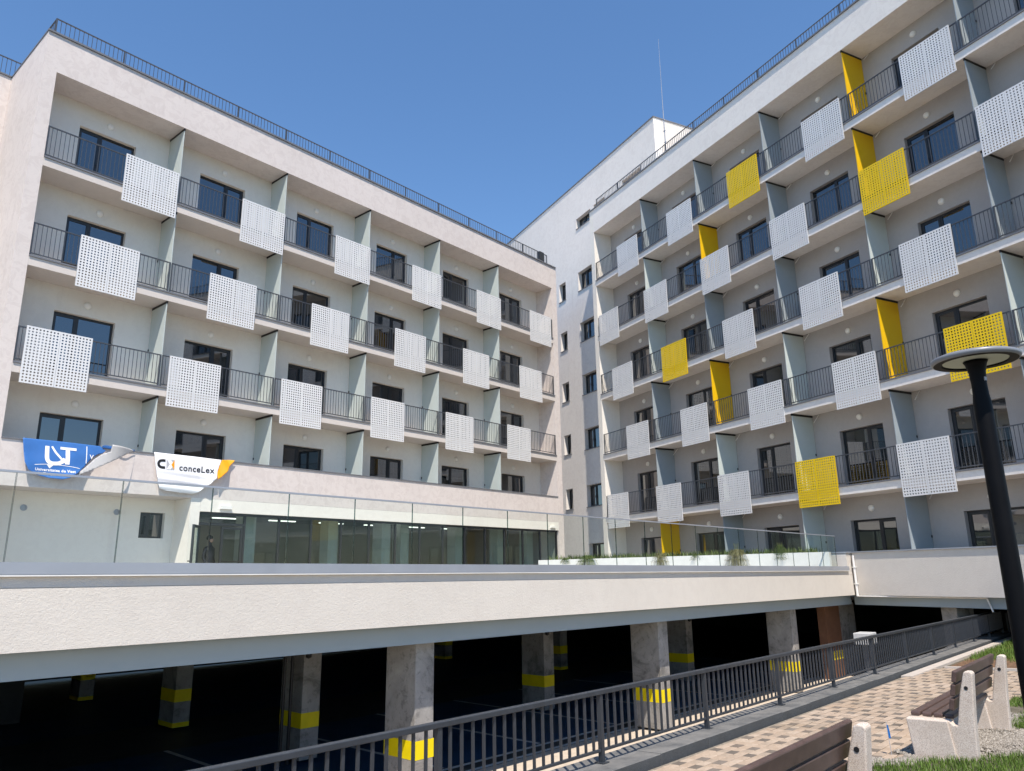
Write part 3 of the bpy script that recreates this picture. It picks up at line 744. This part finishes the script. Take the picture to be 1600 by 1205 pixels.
tag(gc.build('ground_cover', 'leaf', planter), kind='stuff')
def tuft(n, hh, spread, droop, seed, mat='leaf_dry'):
    q = random.Random(seed); b = MB()
    for k in range(n):
        a = q.uniform(0, 6.283); L = hh*q.uniform(.6, 1.15); s = spread*q.uniform(.2, 1)
        pts = []
        for t in (0, .3, .6, .85, 1.0):
            r = s*t; z = L*(1.6*t-droop*t*t)
            pts.append(Vector((math.cos(a)*r, math.sin(a)*r, z)))
        w = .008; side = Vector((-math.sin(a), math.cos(a), 0))*w
        vs = []
        for i, p in enumerate(pts): f = 1-.8*i/4; vs += [p-side*f, p+side*f]
        b.add(vs, [(2*i, 2*i+1, 2*i+3, 2*i+2) for i in range(4)])
        for t in (.4, .55, .7, .85, .97):      # leaflets
            r = s*t; z = L*(1.6*t-droop*t*t); p = Vector((math.cos(a)*r, math.sin(a)*r, z))
            for sg in (-1, 1):
                d = (side.normalized()*sg+Vector((0,0,q.uniform(-.6,.5)))).normalized()*q.uniform(.04, .09)
                b.add([p, p+d*.5+Vector((0,0,.012)), p+d], [(0,1,2)])
    return b
def along(x, back=.1): 
    p = PLl+pd.normalized()*x + Vector((-pd.y, pd.x, 0)).normalized()*back; return p
for x, n, hh, sp, dr, lab, seed in ((2.15, 120, .60, .62, 2.35, 'sprawling green shrub spilling over the left end of the white planter', 1),
                              (5.05, 120, .66, .50, 2.6, 'drooping brownish shrub hanging over the middle of the white planter', 2),
                              (7.75, 190, .85, .62, 2.6, 'largest drooping shrub hanging far down the white planter wall', 3),
                              (9.15, 50, .80, .30, 1.8, 'thin upright shrub at the corner end of the white planter', 4),
                              (6.35, 30, .26, .3, 1.9, 'small low green shrub between two drooping ones in the white planter', 5),
                              (1.2, 30, .3, .3, 1.9, 'small low shrub near the far corner of the white planter', 6)):
    p = along(x, .03)
    st = thing('shrub', lab, 'shrub', (p.x, p.y, DECK+CAMZ+.93), 0, group='shrubs in the planter')
    tuft(n, hh, sp, dr, seed, 'leaf_dry').build('foliage', 'leaf_dry' if seed in (2, 3) else 'leaf', st)
    sm = MB()
    for k in range(5):
        a = k*1.26; sm.tube((0,0,-.05),(math.cos(a)*.08, math.sin(a)*.08, hh*.5),.008,.004,5)
    sm.build('stem', 'stem', st)

# ================================================================== BANNERS
def text_mesh(txt, size, spacing=1.0, bold=0.0):
    cu = bpy.data.curves.new('lettering', 'FONT'); cu.body = txt; cu.size = size; cu.space_character = spacing; cu.offset = bold; cu.resolution_u = 3
    ob = bpy.data.objects.new('lettering', cu); COL.objects.link(ob)
    dg = bpy.context.evaluated_depsgraph_get(); dg.update()
    me = bpy.data.meshes.new_from_object(ob.evaluated_get(dg))
    vs = [v.co.copy() for v in me.vertices]; fs = [tuple(p.vertices) for p in me.polygons]
    bpy.data.objects.remove(ob); bpy.data.meshes.remove(me); bpy.data.curves.remove(cu)
    return vs, fs
def ribbon(pts, w):                                # thick polyline in 2D -> quads
    vs, fs = [], []
    n = len(pts)
    for i, p in enumerate(pts):
        a = Vector(pts[max(0, i-1)]); c = Vector(pts[min(n-1, i+1)]); d = (c-a).normalized(); s = Vector((-d.y, d.x))*w/2
        vs += [(p[0]+s.x, p[1]+s.y), (p[0]-s.x, p[1]-s.y)]
    for i in range(n-1): fs.append((2*i, 2*i+1, 2*i+3, 2*i+2))
    return vs, fs
def inpoly(x, z, poly):
    c = False; n = len(poly)
    for i in range(n):
        x0, z0 = poly[i]; x1, z1 = poly[(i+1) % n]
        if (z0 > z) != (z1 > z) and x < (x1-x0)*(z-z0)/(z1-z0)+x0: c = not c
    return c
def cloth(poly, off, thick=.004, nx=60, nz=40):    # outline in (x, z) filled by a fine bmesh grid, displaced outwards by off
    bm = bmesh.new()
    vs = [bm.verts.new((x, 0, z)) for x, z in poly]; f = bm.faces.new(vs)
    x0, x1 = min(p[0] for p in poly), max(p[0] for p in poly); z0, z1 = min(p[1] for p in poly), max(p[1] for p in poly)
    for k in range(1, nx):
        x = x0+(x1-x0)*k/nx; bmesh.ops.bisect_plane(bm, geom=bm.verts[:]+bm.edges[:]+bm.faces[:], plane_co=(x,0,0), plane_no=(1,0,0))
    for k in range(1, nz):
        z = z0+(z1-z0)*k/nz; bmesh.ops.bisect_plane(bm, geom=bm.verts[:]+bm.edges[:]+bm.faces[:], plane_co=(0,0,z), plane_no=(0,0,1))
    bmesh.ops.triangulate(bm, faces=bm.faces[:])
    for v in bm.verts: v.co.y = -off(v.co.x, v.co.z)
    me = bpy.data.meshes.new('cloth'); bm.to_mesh(me); bm.free()
    return me
def cloth_obj(name, poly, off, mat, parent, nx=50, nz=30):
    me = cloth(poly, off, nx=nx, nz=nz); me.materials.append(MAT[mat])
    for p in me.polygons: p.use_smooth = True
    o = link(me, name, parent)
    md = o.modifiers.new('thickness', 'SOLIDIFY'); md.thickness = .004; md.offset = -1
    return o
def print_on(name, vs, fs, off, mat, parent, lift=.006, clip=None):
    # fine triangles so that the print follows the folds
    bm = bmesh.new()
    vv = [bm.verts.new((v[0], 0, v[1])) for v in vs]
    for f in fs:
        try: bm.faces.new([vv[i] for i in f])
        except ValueError: pass
    bmesh.ops.triangulate(bm, faces=bm.faces[:])
    long = [e for e in bm.edges if e.calc_length() > .06]
    if long: bmesh.ops.subdivide_edges(bm, edges=long, cuts=3)
    if clip: bmesh.ops.delete(bm, geom=[f for f in bm.faces if not inpoly(f.calc_center_median().x, f.calc_center_median().z, clip)], context='FACES')
    for v in bm.verts: v.co.y = -off(v.co.x, v.co.z)-lift
    me = bpy.data.meshes.new(name); bm.to_mesh(me); bm.free(); me.materials.append(MAT[mat])
    return link(me, name, parent)
def shift(vs, dx, dz, k=1.0): return [(v[0]*k+dx, v[1]*k+dz) for v in vs]

ZB0 = 2.6                                          # banner frames hang from the parapet coping
b1 = thing('banner', 'blue banner with white monogram hanging askew from the parapet, lower corner blown back', 'banner', (A0.x, A0.y, ZB0+CAMZ), AA, group=None)
z_ = lambda z: z-ZB0
def off1(x, z):
    t = max(0, 1.06-z)
    return .05+.22*t+.035*math.sin(x*4.2+z*2.0)*t+.012*math.sin(x*11+z*5)*min(1, t*2)+.02*math.sin(z*9-x*3)*min(1,t)
poly1 = [(.47,1.055),(.54,.42),(.64,.22),(.85,.11),(1.15,.045),(1.45,.03),(1.62,.08),(1.80,.22),(1.98,.42),(2.14,.66),(2.30,.80),(2.45,.86),(2.52,.93),(2.44,1.0),(2.36,1.05),(1.4,1.062)]
c1 = cloth_obj('cloth', poly1, off1, 'banner_blue', b1)
def offb(x, z):
    m = max(0.0, min(1.0, (3.3-x)/1.5)); return .06+.42*math.sin(m*math.pi)*1.0+.12*m
cloth_obj('cloth_back', [(1.72,.10),(3.27,1.03),(2.50,1.05),(2.47,.85),(2.28,.77),(2.12,.62),(1.95,.38)], offb, 'banner_back', b1, 30, 20)
cloth_obj('rolled_edge', [(2.42,1.0),(3.3,1.005),(3.3,1.05),(2.5,1.09),(2.40,1.06)], lambda x, z: .09+.03*math.sin(x*9), 'banner_blue', b1, 30, 4)
# monogram: U, crossing V stroke and T joined
ux, uz = 1.02, .46
def bez(p, n=8):
    out = []
    for k in range(n+1):
        t = k/n; a = [(1-t)**3, 3*t*(1-t)**2, 3*t*t*(1-t), t**3]
        out.append((sum(w*q[0] for w, q in zip(a, p)), sum(w*q[1] for w, q in zip(a, p))))
    return out
vs, fs = ribbon([(.03,.44),(.03,.16)]+bez([(.03,.16),(.03,.0),(.12,-.02),(.20,-.02)])+bez([(.20,-.02),(.34,-.02),(.41,.03),(.46,.13)])[1:], .10)
print_on('monogram', shift(vs, ux, uz), fs, off1, 'ink_white', b1, clip=poly1)
vs, fs = ribbon([(.14,.44),(.24,.28),(.46,.02)], .05); print_on('monogram', shift(vs, ux, uz), fs, off1, 'ink_white', b1, .008, poly1)
vs, fs = ribbon([(.34,.415),(.74,.415)], .07); print_on('monogram', shift(vs, ux, uz), fs, off1, 'ink_white', b1, .011, poly1)
vs, fs = ribbon([(.52,.40),(.52,-.02)], .105); print_on('monogram', shift(vs, ux, uz), fs, off1, 'ink_white', b1, .0125, poly1)
vs, fs = ribbon(bez([(.78,.37),(1.1,.43),(1.5,.42),(1.86,.36)], 14), .014); print_on('swash', vs, fs, off1, 'ink_white', b1, clip=poly1)
print_on('swash', [(1.06,.395),(1.22,.395),(1.13,.30)], [(0,1,2)], off1, 'ink_white', b1, clip=poly1)
vs, fs = ribbon([(2.02,1.0),(2.02,.52)], .022); print_on('rule', vs, fs, off1, 'ink_white', b1, clip=poly1)
for txt, size, x, z in (('Universitatea de Vest', .100, .80, .225), ('din Timișoara', .085, .86, .13), ('V', .17, 2.10, .66)):
    vs, fs = text_mesh(txt, size, 1.08, .003)
    print_on('lettering', shift([(v.x, v.y) for v in vs], x, z), fs, off1, 'ink_white', b1, clip=poly1)

b2 = thing('banner', 'white banner with black lettering and orange end hanging from the parapet', 'banner', (A0.x, A0.y, ZB0+CAMZ), AA)
def off2(x, z):
    t = max(0, 1.06-z); q = max(0, x-5.3)
    return .05+.08*t+.02*math.sin(z*26+x*1.5)*min(1, max(0, .62-z)*2.5)+.03*math.sin(x*3.1+1)*t+.30*q*t
poly2 = [(3.86,1.05),(3.93,.62),(4.0,.25),(4.06,.0),(4.25,-.055),(4.7,-.085),(5.1,-.09),(5.26,-.04),(5.42,.1),(5.62,.26),(5.78,.42),(5.80,.62),(5.86,.80),(5.96,1.03),(5.2,1.045)]
cloth_obj('cloth', poly2, off2, 'banner_white', b2)
poly2o = [(5.962,1.03),(5.862,.80),(5.802,.62),(5.79,.40),(5.95,.50),(6.10,.66),(6.22,.86),(6.40,1.06),(6.2,1.06)]
cloth_obj('orange_end', poly2o, lambda x, z: off2(x, z)+.05*math.sin(x*14+z*6)*.5, 'banner_orange', b2, 24, 24)
vs, fs = text_mesh('conceLex', .262, 1.08, .004)
print_on('lettering', shift([(v.x, v.y) for v in vs], 4.62, .58), fs, off2, 'ink_dark', b2, .008)
vs, fs = ribbon([(4.20,.83)]+bez([(4.12,.83),(3.96,.83),(3.96,.62),(4.12,.62)])+[(4.20,.62)], .075)
print_on('logo', shift(vs, -.0, .0), fs, off2, 'ink_dark', b2, .008)
print_on('logo', [(4.235,.575),(4.47,.575),(4.47,.875),(4.235,.875)], [(0,1,2,3)], off2, 'ink_silver', b2, .008)
print_on('logo', [(4.235,.575),(4.36,.575),(4.46,.725),(4.36,.875),(4.235,.875),(4.33,.725)], [(0,1,5),(1,2,5),(2,3,5),(3,4,5)], off2, 'banner_white', b2, .011)
print_on('logo', [(4.375,.725),(4.47,.58),(4.47,.87)], [(0,1,2)], off2, 'banner_orange', b2, .013)

# ================================================================== RAILING ALONG THE PAVEMENT
RY = 4.40
fr_ = thing('railing', 'low dark grey metal railing with upright bars along the kerb above the garage', 'railing', (0, 0, 0), AA)
U0, UE, PITCHP = 2.1, 27.3, 2.1
def zr_(u): return zg(u, RY)+.085+CAMZ
slope = -math.atan(.0085)
bar = MB(); bar.box(-.010, .010, -.010, .010, .0, .475); BARM = bar.mesh('baluster', 'rail_metal_front')
pst = MB(); pst.box(-.022, .022, -.022, .022, 0, .60); pst.box(-.05, .05, -.05, .05, 0.0, .008); POSTM = pst.mesh('post', 'rail_metal_front')
def rail_bar(name, u0, u1, h0, h1, hw):
    b = MB(); b.add([(u0,RY-hw,zr_(u0)+h0),(u1,RY-hw,zr_(u1)+h0),(u1,RY+hw,zr_(u1)+h0),(u0,RY+hw,zr_(u0)+h0),(u0,RY-hw,zr_(u0)+h1),(u1,RY-hw,zr_(u1)+h1),(u1,RY+hw,zr_(u1)+h1),(u0,RY+hw,zr_(u0)+h1)],
          [(0,3,2,1),(4,5,6,7),(0,1,5,4),(1,2,6,5),(2,3,7,6),(3,0,4,7)])
    return bevel(b.build(name, 'rail_metal_front', fr_), .004, 1)
rail_bar('top_rail', U0, UE, .595, .635, .032)
u = U0
while u < UE-.1:
    link(POSTM, 'post', fr_, (u, RY, zr_(u)))
    rail_bar('bottom_rail', u+.022, u+PITCHP-.022, .095, .12, .014)
    for k in range(1, 17):
        uu = u+PITCHP*k/17; link(BARM, 'baluster', fr_, (uu, RY, zr_(uu)+.12), (0, 0, random.gauss(0, .03)))
    u += PITCHP
link(POSTM, 'post', fr_, (UE, RY, zr_(UE)))
# second railing closing the terrace end
fr2 = thing('railing', 'short dark railing closing the shaded far end of the lawn bed', 'railing', tuple(G(UE+.3, 4.3, .0)), AA-R(90))
link(railing_mesh(9.0, .62, .125, 2.0, 'rail_metal_front'), 'rail_segment', fr2, (0,0,0))

# ================================================================== BENCHES
def bench(u, label, sink=0.0):
    p = G(u, 2.0, -sink); yc = 2.0
    root = thing('bench', label, 'bench', tuple(p), AA, group='concrete and slat benches')
    # local: x along bench, y towards the building (front)
    prof = [(.265,-.12),(.272,.0),(.31,.345),(-.06,.352),(-.10,.315),(-.135,.315),(-.19,.60),(-.245,.79),(-.262,.803),(-.305,.803),(-.322,.785),(-.285,.40),(-.262,.0),(-.262,-.12)]
    for x in (0.0, 1.74):
        e = MB(); e.prism_x(prof[::-1], x, x+.12)
        o = bevel(e.build('end_support', 'terrazzo', root), .012, 2)
        sb_ = MB(); sb_.prism_x([(.262,-.12),(.269,.0),(.306,.341),(-.056,.348),(-.098,.0),(-.105,-.12)], x-.022, x+.142); bevel(sb_.build('seat_block', 'terrazzo', o), .010, 2)
        bo = MB(); bo.tube((x-.004,-.252,.655),(x+.002,-.252,.655),.017,n=10); bo.build('bolt', 'bar_black', o)
    for y in (.245, .145, .045, -.05):
        s = MB(); s.box(.10, 1.78, y-.043, y+.043, .352, .392); bevel(s.build('seat_slat', 'slat_wood', root), .012, 2)
    for zz, yy in ((.50, -.115), (.63, -.142), (.75, -.168)):
        s = MB(); s.box(-.03, 1.90, -.02, .02, -.053, .053)
        o = bevel(s.build('back_slat', 'slat_wood', root), .010, 2); o.location = (0, yy, zz); o.rotation_euler = (R(10), 0, 0)
    return root
bench(8.50, 'terrazzo bench with brown slats standing whole on the gravel beside the paving', .012)
bench(3.54, 'terrazzo bench with brown slats, only its backrest and one end support in view', .05)

# ================================================================== LAMP POST
LP = Vector((3.195, 5.0)); lu = LP.x*uA.x+LP.y*uA.y; ly = -(LP.x*nA.x+LP.y*nA.y)
lz = zg(lu, ly)+CAMZ
lamp = thing('street_lamp', 'black lamp post with a flat round ring head', 'street lamp', (LP.x, LP.y, lz), 0.4)
TOPZ = 1.385+CAMZ-lz
MB().lathe([(.13,0),(.13,.02),(.068,.03),(.061,.6),(.056,TOPZ-.30),(.049,TOPZ-.24),(.047,TOPZ-.17),(.052,TOPZ-.09),(.066,TOPZ-.03),(.076,TOPZ-.010)], n=28).build('pole', 'lamp_black', lamp, True)
MB().lathe([(.02,TOPZ-.006),(.20,TOPZ-.006),(.204,TOPZ+.012),(.02,TOPZ+.014)], n=48).build('diffuser', 'diffuser', lamp)
MB().lathe([(.2042,TOPZ+.010),(.2042,TOPZ-.012),(.212,TOPZ-.016),(.256,TOPZ-.016)], n=56, caps=False).build('ring_underside', 'lamp_black', lamp)
MB().lathe([(.2565,TOPZ-.016),(.268,TOPZ-.010),(.274,TOPZ+.004),(.270,TOPZ+.018),(.245,TOPZ+.028),(.14,TOPZ+.037),(.01,TOPZ+.041)], n=56, caps=False).build('head_ring', 'lamp_grey', lamp, True)
lb2 = MB(); lb2.box(-.010,.010,-.054,-.046,TOPZ-.155,TOPZ-.13); lb2.build('badge', 'ink_silver', lamp)

# ================================================================== SMALL THINGS
fp = G(8.42, 2.46)
flag = thing('marker_flag', 'small blue marker flag on a thin wire stuck in the gravel edge', 'flag', tuple(fp), 0.2)
MB().tube((0,0,-.02),(-.02,0,.30),.003,n=5).build('wire', 'ink_silver', flag)
fb = MB(); fb.add([(-.012,-.003,.15),(.022,.010,.147),(.018,.012,.20),(.002,.006,.27),(-.019,-.003,.27)], [(0,1,2,3,4)])
fo = fb.build('flag_cloth', 'flag_blue', flag); fo.modifiers.new('thickness','SOLIDIFY').thickness = .002
cb = uA*18.15-nA*5.55
cab = thing('utility_box', 'pale grey utility box on a thin post behind the railing', 'box', (cb.x, cb.y, FLOOR+CAMZ), AA)
bevel(MB().box(-.24,.26,-.17,.17,1.66,1.90).build('body', 'cabinet_grey', cab), .01, 1)
MB().box(-.21,.23,-.178,-.172,1.69,1.87).build('door', 'cabinet_grey', cab)
MB().box(-.05,.03,-.04,.04,.01,1.658).build('post', 'rail_metal', cab)
MB().box(-.16,.14,-.15,.15,0,.009).build('base_plate', 'rail_metal', cab)

# person in the doorway
def person(loc, rz):
    o0 = thing('person', 'person in dark clothes standing in the open glass doorway', 'person', loc, rz)
    J = {'pelvis':(0,0,.95,.15),'waist':(0,.0,1.12,.135),'chest':(0,.01,1.32,.165),'neck':(0,.0,1.50,.058),'head0':(0,-.01,1.58,.075),'head1':(0,-.015,1.68,.09),'head2':(0,-.01,1.76,.05),
         'shl':(-.18,0,1.42,.065),'ell':(-.24,.03,1.14,.048),'wrl':(-.21,-.10,.92,.035),'hdl':(-.20,-.15,.84,.036),'shr':(.18,0,1.42,.065),'elr':(.25,.03,1.14,.048),'wrr':(.24,-.06,.90,.035),'hdr':(.24,-.09,.81,.036),
         'hpl':(-.10,0,.90,.10),'knl':(-.11,-.03,.50,.066),'anl':(-.11,.02,.09,.045),'tol':(-.12,-.14,.04,.04),'hpr':(.10,0,.90,.10),'knr':(.12,-.01,.50,.066),'anr':(.13,.04,.09,.045),'tor':(.14,-.12,.04,.04)}
    E = [('pelvis','waist'),('waist','chest'),('chest','neck'),('neck','head0'),('head0','head1'),('head1','head2'),('chest','shl'),('shl','ell'),('ell','wrl'),('wrl','hdl'),('chest','shr'),('shr','elr'),('elr','wrr'),('wrr','hdr'),
         ('pelvis','hpl'),('hpl','knl'),('knl','anl'),('anl','tol'),('pelvis','hpr'),('hpr','knr'),('knr','anr'),('anr','tor')]
    names = list(J); me = bpy.data.meshes.new('body'); me.from_pydata([J[n][:3] for n in names], [(names.index(a), names.index(b)) for a, b in E], []); me.update()
    ob = link(me, 'body', o0); md = ob.modifiers.new('skin', 'SKIN')
    for i, n in enumerate(names):
        me.skin_vertices[0].data[i].radius = (J[n][3], J[n][3]*.8); me.skin_vertices[0].data[i].use_root = (n == 'pelvis')
    md.use_smooth_shade = True; sd = ob.modifiers.new('sub', 'SUBSURF'); sd.levels = 1; sd.render_levels = 1
    me.materials.append(MAT['cloth_dark'])
    h = MB(); h.lathe([(.02,-.06),(.085,-.03),(.10,.03),(.09,.08),(.05,.115),(.01,.12)], (0,.012,1.70), 14); h.build('hair', 'bar_black', o0, True)
    f = MB(); f.lathe([(.02,-.07),(.055,-.05),(.07,0),(.06,.04),(.02,.055)], (0,-.045,1.66), 12); f.build('face', 'skin', o0, True)
    fz = MB(); fz.box(-.01,.01,-.135,-.11,1.64,1.675); fz.build('nose', 'skin', o0)
pp = A0+uA*6.08-nA*0.50
person((pp.x, pp.y, DECK+CAMZ), AA+R(25))

# ================================================================== GRAVEL AND GRASS
q = random.Random(11)
gr = MB()
def stone(b, u, y, s, z):
    vs = []
    for d in ((1,0,0),(0,1,0),(-1,0,0),(0,-1,0),(0,0,1),(0,0,-1)):
        k = s*q.uniform(.6, 1.25); vs.append((u+d[0]*k, y+d[1]*k, z+d[2]*k*.7))
    b.add(vs, [(0,1,4),(1,2,4),(2,3,4),(3,0,4),(1,0,5),(2,1,5),(3,2,5),(0,3,5)])
def heap(u, y): return .03*math.sin(u*5.1+y*3)+.02*math.sin(u*11-y*9)
def lawn_edge(u):                                   # far edge of the near lawn; gravel lies beyond it
    pts = [(6.0,2.7),(7.75,2.50),(8.0,2.30),(8.26,2.12),(8.55,1.82),(9.03,1.45),(9.6,1.05),(10.2,.7),(10.5,.5)]
    for (a, b), (c, d) in zip(pts, pts[1:]):
        if a <= u <= c: return b+(d-b)*(u-a)/(c-a)
    return 2.7 if u < 6 else 0.5
N = 0
while N < 24000:
    u = q.uniform(7.6, 11.6); y = q.uniform(.6, 2.6)
    lim = 2.38+.07*math.sin(u*6)+.05*math.sin(u*17)
    if u > 10.55: lim = 2.2-.05*(u-10.5)
    low = lawn_edge(u) if u < 10.45 else 1.78+.05*math.sin(u*9)
    if u < 8.2: lim = 2.62-.1*abs(u-7.9)
    if not (low-.05+.04*math.sin(u*13) < y < lim): continue
    stone(gr, u, y, q.choice((.006,.007,.008,.010,.013,.018)), zg(u,y)+CAMZ+.004+max(0,heap(u,y))*.6*q.random()); N += 1
go = tag(gr.build('gravel', 'stone'), 'loose brown-grey gravel around the bench', 'gravel', kind='stuff'); go.rotation_euler = T_ROT
gb = terr('gravel_bed', 'earth', [(7.4,.4),(12.6,.4),(12.6,2.12),(10.5,2.25),(8.3,2.36),(7.9,2.55),(7.4,2.55)], 0.0035); tag(gb, kind='structure')
gs = MB()
def blade(u, y, h, w):
    a = q.uniform(0, 6.283); lean = q.uniform(.1, .6)*h; dx, dy = math.cos(a), math.sin(a); z = zg(u,y)+CAMZ-.004
    gs.add([(u-dy*w, y+dx*w, z), (u+dy*w, y-dx*w, z), (u+dx*lean*.45+dy*w*.6, y+dy*lean*.45-dx*w*.6, z+h*.6), (u+dx*lean*.45-dy*w*.6, y+dy*lean*.45+dx*w*.6, z+h*.6), (u+dx*lean, y+dy*lean, z+h)], [(0,1,2,3),(3,2,4)])
n = 0
while n < 42000:                                    # lawn in front of and beside the bench
    u = q.uniform(6.2, 13.4); y = q.uniform(.2, 2.5)
    edge = lawn_edge(u)+.03*math.sin(u*13)+.05*q.gauss(0,1) if u < 10.42 else 1.78+.04*q.gauss(0,1)
    if u >= 12.2: edge = 2.10+.02*q.gauss(0,1) if u < 13.2 else -1
    if y > edge: continue
    blade(u, y, q.uniform(.03,.075), .0035); n += 1
n = 0
while n < 30000:                                    # bed behind the paving
    u = q.uniform(18.4, 27.5); y = q.uniform(-1.5, 3.78)
    if u < 20.5 and y > 3.78-(u-18.4)*.0 and False: continue
    if u < 19.2 and q.random() > (u-18.4)/.8: continue
    blade(u, y, q.uniform(.05,.14), .006); n += 1
gro = tag(gs.build('grass', 'grass_blade'), 'short green grass beside the bench and in the far bed', 'grass', kind='stuff'); gro.rotation_euler = T_ROT
